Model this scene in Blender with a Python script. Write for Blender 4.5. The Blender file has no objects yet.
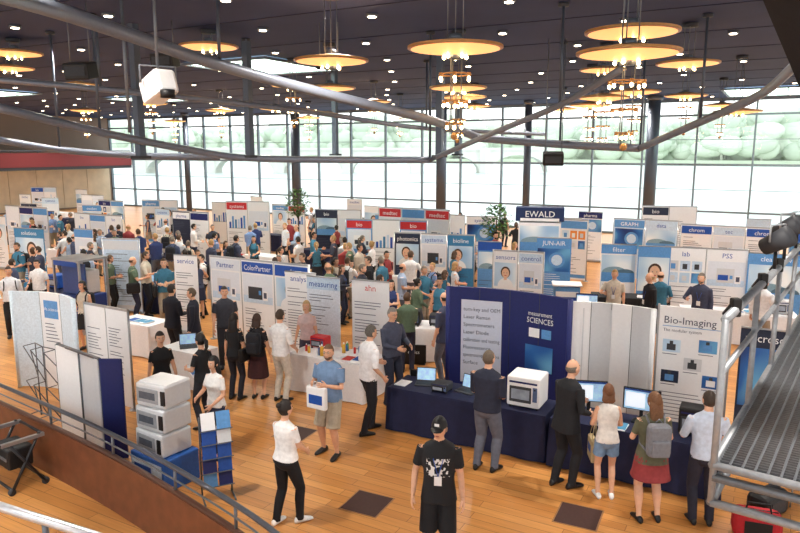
import bpy,bmesh,math,random
from mathutils import Vector,Matrix
from mathutils.bvhtree import BVHTree
random.seed(7)
R=math.radians
V=Vector
scene=bpy.context.scene
scene.view_settings.view_transform='Standard'
scene.view_settings.look='None'
TH=-29.0
CORNER=V((-24.6,58.6,0))
HM=Matrix.Translation(CORNER)@Matrix.Rotation(R(TH),4,'Z')

# ---------------------------------------------------------------- materials
def lin(c):
    o=[]
    for x in c[:3]:
        x=x/255.0
        o.append(x/12.92 if x<=.04045 else ((x+.055)/1.055)**2.4)
    return tuple(o)+(1,)
_m={}
def mat(c,rough=.6,metal=0,emit=0,noise=.1,scale=25,spec=.4,bump=0,name=None):
    key=(tuple(c),rough,metal,emit,noise,scale,spec,bump)
    if key in _m: return _m[key]
    m=bpy.data.materials.new(name or "surface_%d_%d_%d"%tuple(c[:3])); m.use_nodes=True
    nt=m.node_tree;b=nt.nodes["Principled BSDF"]
    b.inputs["Roughness"].default_value=rough;b.inputs["Metallic"].default_value=metal
    b.inputs["Specular IOR Level"].default_value=spec
    col=lin(c)
    if noise>0:
        tc=nt.nodes.new("ShaderNodeTexCoord");n=nt.nodes.new("ShaderNodeTexNoise")
        n.inputs["Scale"].default_value=scale;n.inputs["Detail"].default_value=3
        nt.links.new(tc.outputs["Object"],n.inputs["Vector"])
        r=nt.nodes.new("ShaderNodeValToRGB")
        r.color_ramp.elements[0].position=.3;r.color_ramp.elements[1].position=.7
        r.color_ramp.elements[0].color=tuple(x*(1-noise) for x in col[:3])+(1,)
        r.color_ramp.elements[1].color=tuple(min(1,x*(1+noise)) for x in col[:3])+(1,)
        nt.links.new(n.outputs["Fac"],r.inputs["Fac"]);nt.links.new(r.outputs["Color"],b.inputs["Base Color"])
        if bump>0:
            bp=nt.nodes.new("ShaderNodeBump");bp.inputs["Strength"].default_value=bump;bp.inputs["Distance"].default_value=.01
            nt.links.new(n.outputs["Fac"],bp.inputs["Height"]);nt.links.new(bp.outputs["Normal"],b.inputs["Normal"])
    else: b.inputs["Base Color"].default_value=col
    if emit>0:
        b.inputs["Emission Color"].default_value=col;b.inputs["Emission Strength"].default_value=emit
    _m[key]=m;return m
def photo(cols,scale=4,seed=0):
    key=("photo",tuple(cols),scale,seed)
    if key in _m: return _m[key]
    m=bpy.data.materials.new("printed_graphic");m.use_nodes=True;nt=m.node_tree;b=nt.nodes["Principled BSDF"]
    b.inputs["Roughness"].default_value=.45
    tc=nt.nodes.new("ShaderNodeTexCoord");mp=nt.nodes.new("ShaderNodeMapping");mp.inputs["Location"].default_value=(seed*3.1,seed*1.7,seed*2.3)
    n=nt.nodes.new("ShaderNodeTexNoise");n.inputs["Scale"].default_value=scale;n.inputs["Detail"].default_value=1.0
    r=nt.nodes.new("ShaderNodeValToRGB");e=r.color_ramp.elements
    while len(e)<len(cols): e.new(.5)
    for i,c in enumerate(cols):
        e[i].position=.32+.36*i/(len(cols)-1);e[i].color=lin(c)
    nt.links.new(tc.outputs["Object"],mp.inputs["Vector"]);nt.links.new(mp.outputs["Vector"],n.inputs["Vector"])
    nt.links.new(n.outputs["Fac"],r.inputs["Fac"]);nt.links.new(r.outputs["Color"],b.inputs["Base Color"])
    _m[key]=m;return m

WHITE=mat((238,239,242),.5,noise=.02);ALU=mat((170,172,176),.35,.8,noise=.04);BLACK=mat((22,22,25),.5,noise=.1)
NAVY=mat((24,34,98),.55,noise=.06);STEEL=mat((112,118,128),.45,.5,noise=.06);DARKG=mat((56,58,64),.6)
INK=mat((70,76,98),.6,noise=0);SCREEN=mat((150,185,215),.3,emit=.55,noise=.5,scale=9);GREYW=mat((208,211,216),.45,noise=.03)

# ---------------------------------------------------------------- mesh builder
class MB:
    def __init__(s): s.v=[];s.f=[];s.mi=[];s.mats=[];s.sm=[]
    def mid(s,m):
        if m not in s.mats:s.mats.append(m)
        return s.mats.index(m)
    def add(s,vs,fs,m,M=None,sm=False):
        o=len(s.v);i=s.mid(m)
        s.v+= [ (M@V(v)) if M is not None else V(v) for v in vs]
        for f in fs: s.f.append(tuple(x+o for x in f));s.mi.append(i);s.sm.append(sm)
    def box(s,c,d,m,M=None,rz=0,rx=0,ry=0):
        x,y,z=d[0]/2,d[1]/2,d[2]/2
        vs=[(i*x,j*y,k*z) for i in(-1,1) for j in(-1,1) for k in(-1,1)]
        fs=[(0,1,3,2),(4,6,7,5),(0,4,5,1),(2,3,7,6),(0,2,6,4),(1,5,7,3)]
        T=Matrix.Translation(V(c))@Matrix.Rotation(R(rz),4,'Z')@Matrix.Rotation(R(rx),4,'X')@Matrix.Rotation(R(ry),4,'Y')
        s.add(vs,fs,m,(M@T) if M is not None else T)
    def rbox(s,c,d,m,bev=.02,M=None,rz=0,rx=0,ry=0,seg=2):
        bm=bmesh.new();bmesh.ops.create_cube(bm,size=1)
        for v in bm.verts: v.co=V((v.co.x*d[0],v.co.y*d[1],v.co.z*d[2]))
        bmesh.ops.bevel(bm,geom=list(bm.edges),offset=min(bev,min(d)*.45),segments=seg,affect='EDGES',profile=.5)
        T=Matrix.Translation(V(c))@Matrix.Rotation(R(rz),4,'Z')@Matrix.Rotation(R(rx),4,'X')@Matrix.Rotation(R(ry),4,'Y')
        bm.verts.index_update()
        s.add([v.co.copy() for v in bm.verts],[tuple(v.index for v in f.verts) for f in bm.faces],m,(M@T) if M is not None else T)
        bm.free()
    def loft(s,rings,m,caps=True,M=None,sm=True):
        n=len(rings[0]);vs=[p for r in rings for p in r];fs=[]
        for i in range(len(rings)-1):
            for j in range(n):
                a=i*n+j;b=i*n+(j+1)%n
                fs.append((a,b,b+n,a+n))
        if caps:
            fs.append(tuple(range(n-1,-1,-1)));o=(len(rings)-1)*n;fs.append(tuple(o+j for j in range(n)))
        s.add(vs,fs,m,M,sm)
    def tube(s,pts,rad,m,n=8,M=None,sm=True,flat=1.0,up=None):
        pts=[V(p) for p in pts]
        if not isinstance(rad,(list,tuple)): rad=[rad]*len(pts)
        rings=[];ref=None
        for i,p in enumerate(pts):
            if i==0:t=pts[1]-p
            elif i==len(pts)-1:t=p-pts[i-1]
            else:t=(pts[i+1]-p).normalized()+(p-pts[i-1]).normalized()
            t.normalize()
            if ref is None:
                u=V(up) if up is not None else (V((0,0,1)) if abs(t.z)<.9 else V((0,1,0)))
                ref=u
            a=ref-t*ref.dot(t);a.normalize();b=t.cross(a);ref=a
            rings.append([p+a*(math.cos(2*math.pi*k/n)*rad[i]*flat)+b*(math.sin(2*math.pi*k/n)*rad[i]) for k in range(n)])
        s.loft(rings,m,True,M,sm)
    def cyl(s,c,r,h,m,n=16,r2=None,M=None,sm=True):
        r2=r if r2 is None else r2;c=V(c)
        s.loft([[c+V((math.cos(2*math.pi*k/n)*q,math.sin(2*math.pi*k/n)*q,z)) for k in range(n)] for q,z in((r,-h/2),(r2,h/2))],m,True,M,sm)
    def ell(s,c,r,m,n=12,k=8,M=None,fn=None):
        c=V(c);rings=[]
        for i in range(1,k):
            th=math.pi*i/k
            rings.append([c+V((r[0]*math.sin(th)*math.cos(2*math.pi*j/n),r[1]*math.sin(th)*math.sin(2*math.pi*j/n),-r[2]*math.cos(th))) for j in range(n)])
        vs=[p for q in rings for p in q];fs=[]
        for i in range(k-2):
            for j in range(n):
                a=i*n+j;b=i*n+(j+1)%n;fs.append((a,b,b+n,a+n))
        vs.append(c-V((0,0,r[2])));vs.append(c+V((0,0,r[2])));o=len(vs)
        for j in range(n):
            fs.append((o-2,(j+1)%n,j));fs.append((o-1,(k-2)*n+j,(k-2)*n+(j+1)%n))
        s.add(vs,fs,m,M,True)
    def quad(s,x0,x1,z0,z1,y,m,M=None): s.add([(x0,y,z0),(x1,y,z0),(x1,y,z1),(x0,y,z1)],[(0,1,2,3)],m,M)
    def disc(s,cx,cz,rx,rz,y,m,M=None,a0=0,a1=360,n=18):
        s.add([(cx+rx*math.cos(R(a0+(a1-a0)*k/n)),y,cz+rz*math.sin(R(a0+(a1-a0)*k/n))) for k in range(n+(0 if a1-a0>=360 else 1))],[tuple(range(n+(0 if a1-a0>=360 else 1)))],m,M)
    def text(s,st,x,z,h,y,m,M=None,maxw=None,center=False):
        vs,fs,w=textgeo(st);sx=h
        if maxw and w*h>maxw: sx=maxw/w
        ox=x-(w*sx/2 if center else 0)
        s.add([(ox+a*sx,y,z+b*h) for a,b in vs],fs,m,M)
    def obj(s,name,loc=(0,0,0),rz=0,M=None):
        me=bpy.data.meshes.new(name);me.from_pydata([tuple(v) for v in s.v],[],s.f)
        for m in s.mats: me.materials.append(m)
        me.polygons.foreach_set("material_index",s.mi);me.polygons.foreach_set("use_smooth",s.sm);me.update()
        o=bpy.data.objects.new(name,me);scene.collection.objects.link(o)
        if M is not None:o.matrix_world=M
        else:o.location=loc;o.rotation_euler=(0,0,R(rz))
        return o
_t={}
def textgeo(st):
    if st in _t:return _t[st]
    cu=bpy.data.curves.new("t","FONT");cu.body=st;cu.size=1.35;cu.resolution_u=2
    o=bpy.data.objects.new("t",cu);scene.collection.objects.link(o);bpy.context.view_layer.update()
    me=o.evaluated_get(bpy.context.evaluated_depsgraph_get()).to_mesh()
    vs=[(v.co.x,v.co.y) for v in me.vertices];fs=[tuple(p.vertices) for p in me.polygons]
    w=max([v[0] for v in vs]+[.1])
    bpy.data.objects.remove(o);bpy.data.curves.remove(cu);_t[st]=(vs,fs,w);return _t[st]
# floor occupancy
OCC=[]
def reg(x,y,hw,hd,rz,pad=.22): OCC.append((x,y,hw+pad,hd+pad,R(rz)))
def free(x,y):
    for cx,cy,hw,hd,a in OCC:
        dx,dy=x-cx,y-cy;lx=dx*math.cos(a)+dy*math.sin(a);ly=-dx*math.sin(a)+dy*math.cos(a)
        if abs(lx)<hw and abs(ly)<hd:return False
    return True
def rectfree(x,y,hw,hd,rz):
    a=R(rz)
    for i in range(9):
        for j in(-1,0,1):
            lx,ly=-hw+hw*i/4,hd*j
            if not free(x+lx*math.cos(a)-ly*math.sin(a),y+lx*math.sin(a)+ly*math.cos(a)):return False
    return True

# ---------------------------------------------------------------- camera
cam=bpy.data.cameras.new("camera");cam.lens=30.6;cam.sensor_width=36;cam.clip_end=3000
co=bpy.data.objects.new("camera",cam);co.location=(0,0,4.65);co.rotation_euler=(R(90-9.7),0,0);scene.collection.objects.link(co);scene.camera=co

# ---------------------------------------------------------------- world & light
w=bpy.data.worlds.new("overcast_sky");scene.world=w;w.use_nodes=True;nt=w.node_tree;bg=nt.nodes["Background"]
tc=nt.nodes.new("ShaderNodeTexCoord");sp=nt.nodes.new("ShaderNodeSeparateXYZ");rp=nt.nodes.new("ShaderNodeValToRGB")
nt.links.new(tc.outputs["Generated"],sp.inputs[0]);nt.links.new(sp.outputs["Z"],rp.inputs["Fac"]);nt.links.new(rp.outputs["Color"],bg.inputs["Color"])
rp.color_ramp.elements[0].color=(.95,.98,.96,1);rp.color_ramp.elements[1].color=(.78,.88,1,1)
bg.inputs["Strength"].default_value=2.5

# ---------------------------------------------------------------- room shell
CZ=7.3
def wood_floor():
    m=bpy.data.materials.new("parquet_planks");m.use_nodes=True;nt=m.node_tree;b=nt.nodes["Principled BSDF"]
    tc=nt.nodes.new("ShaderNodeTexCoord");br=nt.nodes.new("ShaderNodeTexBrick")
    br.inputs["Color1"].default_value=lin((230,164,94));br.inputs["Color2"].default_value=lin((206,138,72));br.inputs["Mortar"].default_value=lin((146,94,50))
    br.inputs["Scale"].default_value=1;br.inputs["Brick Width"].default_value=1.8;br.inputs["Row Height"].default_value=.16;br.inputs["Mortar Size"].default_value=.004
    br.offset=.37;br.inputs["Bias"].default_value=-.1
    nt.links.new(tc.outputs["Object"],br.inputs["Vector"])
    mp=nt.nodes.new("ShaderNodeMapping");mp.inputs["Scale"].default_value=(.7,9,1)
    n=nt.nodes.new("ShaderNodeTexNoise");n.inputs["Scale"].default_value=2.5;n.inputs["Detail"].default_value=6
    nt.links.new(tc.outputs["Object"],mp.inputs["Vector"]);nt.links.new(mp.outputs["Vector"],n.inputs["Vector"])
    mx=nt.nodes.new("ShaderNodeMixRGB");mx.blend_type='MULTIPLY';mx.inputs["Fac"].default_value=.4
    nt.links.new(br.outputs["Color"],mx.inputs["Color1"]);nt.links.new(n.outputs["Fac"],mx.inputs["Color2"])
    nt.links.new(mx.outputs["Color"],b.inputs["Base Color"]);b.inputs["Roughness"].default_value=.36;b.inputs["Specular IOR Level"].default_value=.35
    return m
WOODF=wood_floor()
mb=MB();mb.box((40,-27,-.1),(80,54,.2),WOODF);mb.obj("floor",M=HM)
CEILM=mat((50,64,108),.8,noise=.08,scale=.8)
mb=MB();mb.box((40,-27,CZ+.15),(80,54,.3),CEILM)
for y in range(-52,-1,3): mb.box((40,y,CZ-.006),(80,.03,.012),mat((34,42,70),.8))
mb.obj("ceiling",M=HM)
WOODW=mat((224,206,176),.5,noise=.08,scale=1.5)
mb=MB();mb.box((-.15,-25,CZ/2),(.3,50,CZ),mat((150,130,116),.7))
for k in range(12): mb.box((.04,-1.4-2.2*k,1.75),(.08,2.16,3.3),WOODW)
mb.obj("wall_left",M=HM)
mb=MB();mb.box((1.62,-13,3.35),(3,25,.25),DARKG);mb.box((3.1,-13,3.95),(.1,25,1.0),mat((124,50,54),.5,noise=.08));mb.tube([(3.1,-.6,4.6),(3.1,-25.4,4.6)],.04,STEEL)
for k in range(13): mb.tube([(3.1,-k*2-.6,4.4),(3.1,-k*2-.6,4.6)],.02,STEEL,6)
mb.obj("gallery_balcony",M=HM)
mb=MB();FR=mat((118,128,136),.4,.4,noise=.04)
xs=[i*2.7+.05 for i in range(30)]
for x in xs: mb.box((x,0,CZ/2),(.09,.2,CZ),FR)
for z,t in((.06,.12),(1.45,.1),(3.9,.12),(6.45,.1),(CZ-.08,.16)): mb.box((40,0,z),(80,.14,t),FR)
for x in xs[:-1]: 
    for z in(2.6,5.2): mb.box((x+1.35,0,z),(2.6,.03,.03),FR)
mb.obj("trim_facade_frame",M=HM)
gm=bpy.data.materials.new("window_glass");gm.use_nodes=True;nt=gm.node_tree;nt.nodes.clear()
o=nt.nodes.new("ShaderNodeOutputMaterial");mi=nt.nodes.new("ShaderNodeMixShader");tr=nt.nodes.new("ShaderNodeBsdfTransparent");gl=nt.nodes.new("ShaderNodeBsdfGlossy")
gl.inputs["Roughness"].default_value=.02;mi.inputs[0].default_value=.05;tr.inputs["Color"].default_value=(.96,.98,.97,1)
nt.links.new(tr.outputs[0],mi.inputs[1]);nt.links.new(gl.outputs[0],mi.inputs[2]);nt.links.new(mi.outputs[0],o.inputs[0])
mb=MB();mb.quad(0,80,.1,CZ-.1,.02,gm);mb.obj("window_1",M=HM)
CT=V((16.5,32.4,0));A=V((.875,-.485,0));B=V((.485,.875,0))
CM=mat((84,92,106),.4,.3,noise=.05)
for m_ in(-6,4.44,10.9,16.1,26.7,36.6):
    c=CT-A*m_;r=.3 if m_ in(4.44,16.1,26.7) else .2
    mb=MB();mb.cyl((0,0,CZ/2),r,CZ-.01,CM,20);mb.cyl((0,0,.08),r+.06,.16,STEEL,20);mb.cyl((0,0,CZ-.11),r+.08,.2,STEEL,20)
    mb.obj("support_column",(c.x,c.y,0));reg(c.x,c.y,.4,.4,0)
SKY=mat((220,250,232),.5,emit=6,noise=.04,scale=.5)
for (x,y,a,b_) in((-4.4,22.2,3.2,3.4),(17.2,31.0,5,4.5),(-19,31.5,3,4),(-13,36,3,3)):
    mb=MB();mb.box((0,0,-.03),(a,b_,.03),SKY)
    for sx in(-1,1): mb.box((sx*a/2,0,-.045),(.12,b_+.1,.07),STEEL)
    for sy in(-1,1): mb.box((0,sy*b_/2,-.045),(a+.1,.12,.07),STEEL)
    mb.box((0,0,-.05),(.05,b_,.03),STEEL)
    mb.obj("skylight",(x,y,CZ-.02),TH)
LAMPM=mat((255,235,205),.5,emit=16,noise=0)
mb=MB()
for i in range(26):
    for j in range(18):
        x=2+3.0*i+(j%2)*1.5+random.uniform(-.3,.3);y=-2-2.8*j+random.uniform(-.2,.2)
        mb.cyl((x,y,CZ-.03),.12,.05,STEEL,12);mb.cyl((x,y,CZ-.06),.08,.02,LAMPM,12)
mb.obj("downlight_array",M=HM)
for i in range(10):
    for j in range(8):
        x=6+7.4*i;y=-3-6.4*j
        p=HM@V((x,y,CZ-.14))
        if p.y<-14 or abs(p.x)>34: continue
        l=bpy.data.lights.new("ceiling_spot","SPOT");l.energy=1180;l.spot_size=R(140);l.spot_blend=.9;l.shadow_soft_size=.1;l.color=(1,.92,.82)
        lo=bpy.data.objects.new("ceiling_spot",l);lo.location=p;scene.collection.objects.link(lo)

# pendants
GOLD=mat((186,138,84),.4,.3,noise=.08);GOLDL=mat((255,196,124),.5,emit=.95,noise=.16,scale=3);BULB=mat((255,222,165),.4,emit=22,noise=0)
def pendant(X,Y,z,d=1.3,drop=True):
    mb=MB();r=d/2;n=32
    def ring(q,h): return [V((math.cos(2*math.pi*k/n)*q,math.sin(2*math.pi*k/n)*q,h)) for k in range(n)]
    mb.loft([ring(.07,.12),ring(r*.5,.075),ring(r,.02)],GOLD,False)
    mb.loft([ring(r,.02),ring(r,-.01)],GOLD,False)
    mb.loft([ring(r,-.01),ring(r*.93,-.02)],GOLD,False)
    mb.loft([ring(r*.93,-.02),ring(r*.5,-.06),ring(.08,-.1)],GOLDL,False)
    mb.cyl((0,0,-.1),.1,.1,STEEL);mb.cyl((0,0,.14),.09,.08,STEEL)
    for k in range(5):
        a=k*1.2566;mb.ell((.16*math.cos(a),.16*math.sin(a),-.12),(.025,.025,.03),BULB,8,6)
    hh=CZ-z-.01
    for k in range(3):
        a=k*2.1;mb.tube([(.12*math.cos(a),.12*math.sin(a),.1),(.12*math.cos(a),.12*math.sin(a),hh)],.009,STEEL,5)
    mb.cyl((0,0,hh-.04),.16,.08,DARKG)
    if drop:
        L=1.15
        for k in range(3):
            a=k*2.1+.4;mb.tube([(.09*math.cos(a),.09*math.sin(a),-.1),(.09*math.cos(a),.09*math.sin(a),-L)],.008,STEEL,5)
        for h,q,c in((-.35,.22,6),(-.7,.16,5),(-1.0,.1,4)):
            mb.tube([(q*math.cos(2*math.pi*k/12),q*math.sin(2*math.pi*k/12),h) for k in range(13)],.01,GOLD,5)
            for k in range(c):
                a=2*math.pi*k/c;mb.cyl((q*math.cos(a),q*math.sin(a),h-.01),.025,.05,GOLD,8);mb.ell((q*math.cos(a),q*math.sin(a),h-.06),(.022,.022,.03),BULB,8,6)
        mb.ell((0,0,-L-.03),(.05,.05,.05),GOLD,10,6)
    mb.obj("pendant_lamp",(X,Y,z),random.uniform(0,90))
for X,Y,z,dr in((.75,9.6,6.02,1),(2.91,9,5.87,1),(3.27,10,6.29,0),(6.13,15,6.47,0),(-4.27,15.8,6.93,0),(-1.2,12.3,6.19,0),(1.31,15.8,6.04,1),(5.77,20,6.9,0),(6.18,18.4,6.16,1),(-1.77,17.7,6.2,0),(5.17,17.7,5.96,1),(9,22,6.34,1),(-3.14,20.6,6.52,1),(1.83,20,6.15,0),(6,22,6.05,1),(9.7,20,5.75,0),(-9.3,17,6.95,0),(-11.1,20,6.95,0),(-11,24,6.86,0),(-10,28,6.5,1),(-8,31,6.4,1),(-5,28,6.3,0),(-1,27,6.5,1),(3,28,6.4,0),(12,26,6.3,1),(-14,31,6.4,1),(-17,27,6.6,1),(0,33,6.5,1),(7,30,6.4,0),(-13,40,6.3,1),(-5,38,6.4,1)):
    pendant(X,Y,z,1.3,dr)

# suspended beams
BM=mat((124,131,146),.4,.3,noise=.05)
def cr(pts,k=6):
    P=[V(p) for p in pts];P=[P[0]*2-P[1]]+P+[P[-1]*2-P[-2]];o=[]
    for i in range(1,len(P)-2):
        for j in range(k):
            t=j/k;a,b,c,d=P[i-1],P[i],P[i+1],P[i+2]
            o.append(.5*((2*b)+(c-a)*t+(2*a-5*b+4*c-d)*t*t+(3*b-a-3*c+d)*t**3))
    o.append(P[-2]);return o
for pts,r,hang in(
  ([(-3.6,5.5,6.0),(-4.11,8.5,6.3),(-3.8,10,6.25),(-3.07,12,6.08),(-1.4,14,5.74),(.69,16,5.34),(2.02,17.5,4.95)],.075,(1,3,5)),
  ([(2.02,17.5,4.95),(4.05,17.5,4.8),(5.91,17,4.7)],.07,(1,2)),
  ([(5.91,17,4.7),(6.05,14,5.21),(5.92,11.5,5.55),(5.39,9.5,5.82),(4.95,7.5,6.0)],.06,(1,3)),
  ([(-6.89,12,5.37),(-6.06,14,5.01),(-4.87,16,4.66),(-3.7,17,4.46),(-1.27,17.5,4.41),(.76,17.5,4.41)],.06,(1,3,5)),
  ([(.76,17.5,4.41),(2.16,15,5.08),(2.98,13,5.48),(3.44,11,5.89)],.045,(2,)),
  ([(-8.68,15,4.87),(-7.89,16,4.66),(-6.66,17,4.53),(-4.6,17.6,4.47)],.055,(1,)),
  ([(-10,14,6.2),(-6.2,14.5,5.9),(-2.4,17,5.6),(.8,21,5.3),(5,24,5.2)],.045,(1,3))):
    mb=MB();mb.tube(cr(pts),r,BM,8,flat=1.4)
    for h in hang:
        p=V(pts[h]);mb.tube([p,(p.x,p.y,CZ-.01)],.03,CM,8);mb.cyl((p.x,p.y,CZ-.04),.1,.06,DARKG)
    mb.obj("suspended_beam")
for x,y in((-3.7,17),(-5.64,15),(1.0,17.4),(-2.2,23.5),(2,24)):
    mb=MB();mb.box((0,0,(CZ+4.5)/2-.01),(.16,.16,CZ-4.52),CM);mb.box((0,0,4.5),(.3,.3,.06),DARKG);mb.obj("ceiling_hanger",(x,y,0),TH)
mb=MB();mb.tube([(0,0,4.9),(0,0,CZ-.01)],.025,STEEL);mb.obj("hanging_pole",(-3.9,10,0))
mb=MB();mb.rbox((0,0,0),(.3,.46,.32),WHITE,.05,rx=-20,rz=20);mb.cyl((.05,-.28,-.1),.09,.1,BLACK);mb.tube([(0,0,.1),(0,0,CZ-5.46)],.02,STEEL);mb.tube([(-.22,0,.05),(-.22,0,.26),(.22,0,.26),(.22,0,.05)],.015,STEEL);mb.obj("ceiling_projector",(-3.1,9,5.45),30)
for X,Y,z in((3.78,17,4.45),(-4.9,14.7,6.5),(-1.5,14.9,6.5),(-5.9,13,6.1)):
    mb=MB();mb.rbox((0,0,0),(.5,.35,.3),BLACK,.03,rx=12);mb.quad(-.2,.2,-.11,.11,-.19,DARKG);mb.tube([(-.2,0,.1),(-.2,0,CZ-z-.01)],.012,STEEL,5);mb.tube([(.2,0,.1),(.2,0,CZ-z-.01)],.012,STEEL,5);mb.obj("loudspeaker",(X,Y,z),-10)

# ---------------------------------------------------------------- outside
mb=MB();mb.box((40,4,-.15),(110,7.5,.1),mat((215,215,210),.7));mb.obj("terrace_paving",M=HM)
mb=MB();mb.box((40,230,-4),(1500,440,.2),mat((192,204,198),.3,noise=.06,scale=.05));mb.obj("river_water",M=HM)
mb=MB();mb.box((40,640,-3),(1700,380,1.9),mat((186,198,172),.9,noise=.12,scale=.05));mb.obj("far_bank_ground",M=HM)
mb=MB();TG=[mat((205,216,198),.95,noise=.1,scale=.06,spec=.02),mat((198,211,192),.95,noise=.1,scale=.07,spec=.02),mat((211,220,204),.95,noise=.1,scale=.08,spec=.02)]  # foliage greens paled: outdoor haze is put into the tree colour
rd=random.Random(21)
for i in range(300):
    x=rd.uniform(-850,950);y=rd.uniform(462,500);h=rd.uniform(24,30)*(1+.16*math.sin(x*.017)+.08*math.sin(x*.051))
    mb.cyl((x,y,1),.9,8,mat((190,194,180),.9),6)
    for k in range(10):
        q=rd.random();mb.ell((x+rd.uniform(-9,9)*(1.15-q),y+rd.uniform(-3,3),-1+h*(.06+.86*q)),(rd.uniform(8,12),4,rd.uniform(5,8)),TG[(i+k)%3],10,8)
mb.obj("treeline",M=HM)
mb=MB();ST=mat((214,214,206),.8,noise=.04,scale=.4)
for k in range(8):
    x0=-150+k*26;rr=[]
    for j in range(13):
        a=math.pi*j/12;rr.append((x0+13-11*math.cos(a),-3.6+6.5*math.sin(a)))
    top=4.6
    for j in range(12):
        (xa,za),(xb,zb)=rr[j],rr[j+1]
        mb.add([(xa,260,za),(xb,260,zb),(xb,260,top),(xa,260,top),(xa,270,za),(xb,270,zb),(xb,270,top),(xa,270,top)],[(0,1,2,3),(5,4,7,6),(0,4,5,1),(3,2,6,7)],ST)
    mb.box((x0,265,.35),(4,11,8.5),ST)
mb.box((-48,265,5.1),(210,11,1),ST)
mb.obj("stone_bridge")

# ---------------------------------------------------------------- furniture / booth builders
def F(x,y,ox,oy,rz):
    a=R(rz);return (x+ox*math.cos(a)-oy*math.sin(a),y+ox*math.sin(a)+oy*math.cos(a))
SKYB=mat((92,148,206),.5);BLUE=mat((30,80,168),.5);TEAL=mat((56,124,170),.5);RED=mat((196,40,45),.5);PALEB=mat((196,216,236),.5);GRN=mat((100,170,100),.5);ORG=mat((230,140,60),.5);DKB=mat((32,42,66),.5)
SKN=mat((226,182,152),.5,noise=.04);HRD=mat((70,48,36),.5,noise=.1);LAV=mat((222,228,238),.5,noise=.03);SOFT=photo(((150,190,225),(205,226,242),(240,246,250)),1.1,1);DEEP=photo(((16,44,104),(34,96,168),(110,178,220)),1.3,4)
def pic(mb,x0,x1,z0,z1,y,k,M,rd):
    w_=x1-x0;h=z1-z0;cx=(x0+x1)/2;e=.0008
    if k==0:
        mb.quad(x0,x1,z0,z1,y,LAV,M);mb.quad(x0,x1,z0,z0+h*.25,y-e,PALEB,M)
        a=rd.uniform(-.06,.06)*w_;bx=rd.choice((GREYW,WHITE,DARKG));cx+=a
        mb.quad(cx-w_*.28,cx+w_*.2,z0+h*.14,z0+h*rd.uniform(.5,.75),y-2*e,bx,M);mb.quad(cx-w_*.24,cx+w_*.04,z0+h*.24,z0+h*.46,y-3*e,rd.choice((DARKG,BLUE,INK)),M);mb.quad(cx+w_*.08,cx+w_*.16,z0+h*.3,z0+h*.45,y-3*e,SKYB,M);mb.quad(cx+w_*.22,cx+w_*.38,z0+h*.12,z0+h*.45,y-2*e,WHITE,M);mb.quad(cx+w_*.25,cx+w_*.35,z0+h*.2,z0+h*.4,y-3*e,INK,M)
    elif k==1:
        mb.quad(x0,x1,z0,z1,y,SOFT,M);r=min(w_,h)*.2;fx=cx+w_*rd.uniform(-.12,.12);fz=z0+h*.58
        mb.disc(fx,z0,min(r*2.1,w_*.36),h*.36,y-e,WHITE,M,0,180);mb.disc(fx,fz+r*.12,r*1.12,r*1.35,y-2*e,HRD,M);mb.quad(fx-r*.35,fx+r*.35,z0+h*.28,fz,y-2.5*e,SKN,M);mb.disc(fx,fz-r*.08,r*.86,r*1.15,y-3*e,SKN,M)
        for s in(-1,1): mb.disc(fx+s*r*.34,fz,r*.1,r*.07,y-4*e,INK,M)
        mb.disc(fx,fz-r*.62,r*.28,r*.08,y-4*e,RED,M)
    elif k==2:
        mb.quad(x0,x1,z0,z1,y,SOFT,M);mb.quad(x0,x1,z0,z0+h*.35,y-e,SKYB,M);mb.disc(cx-w_*.1,z0+h*.35,w_*.38,h*.22,y-2*e,mat((130,160,176)),M,0,180);mb.disc(cx+w_*.22,z0+h*.35,w_*.27,h*.14,y-3*e,mat((80,110,130)),M,0,180)
    elif k==3: mb.quad(x0,x1,z0,z1,y,DEEP,M);mb.disc(cx+w_*.1,z0+h*.5,w_*.25,w_*.25 if w_*.25<h*.45 else h*.45,y-e,SKYB,M);mb.disc(cx+w_*.1,z0+h*.5,w_*.17,w_*.17 if w_*.17<h*.3 else h*.3,y-2*e,PALEB,M)
    elif k==4:
        mb.quad(x0,x1,z0,z1,y,WHITE,M)
        for i in range(6): mb.quad(x0+w_*(.08+.15*i),x0+w_*(.18+.15*i),z0+h*.1,z0+h*(.25+.6*rd.random()),y-e,(BLUE,SKYB,TEAL,PALEB)[i%4],M)
        mb.quad(x0+w_*.05,x1-w_*.05,z0+h*.08,z0+h*.1,y-e,INK,M)
    else:
        mb.quad(x0,x1,z0,z1,y,WHITE,M)
        for i in range(3):
            for j in range(2):
                a=x0+w_*(.03+.33*i);b=z0+h*(.04+.49*j);c=rd.choice((LAV,SOFT,DEEP,GREYW,PALEB,DKB,ORG));mb.quad(a,a+w_*.28,b,b+h*.42,y-e,c,M);mb.quad(a+w_*.07,a+w_*.2,b+h*.08,b+h*.3,y-2*e,rd.choice((DARKG,WHITE,SKYB,GREYW)),M)
P1,P2,P3,P4,P5,P6=2,1,0,3,5,4
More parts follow.
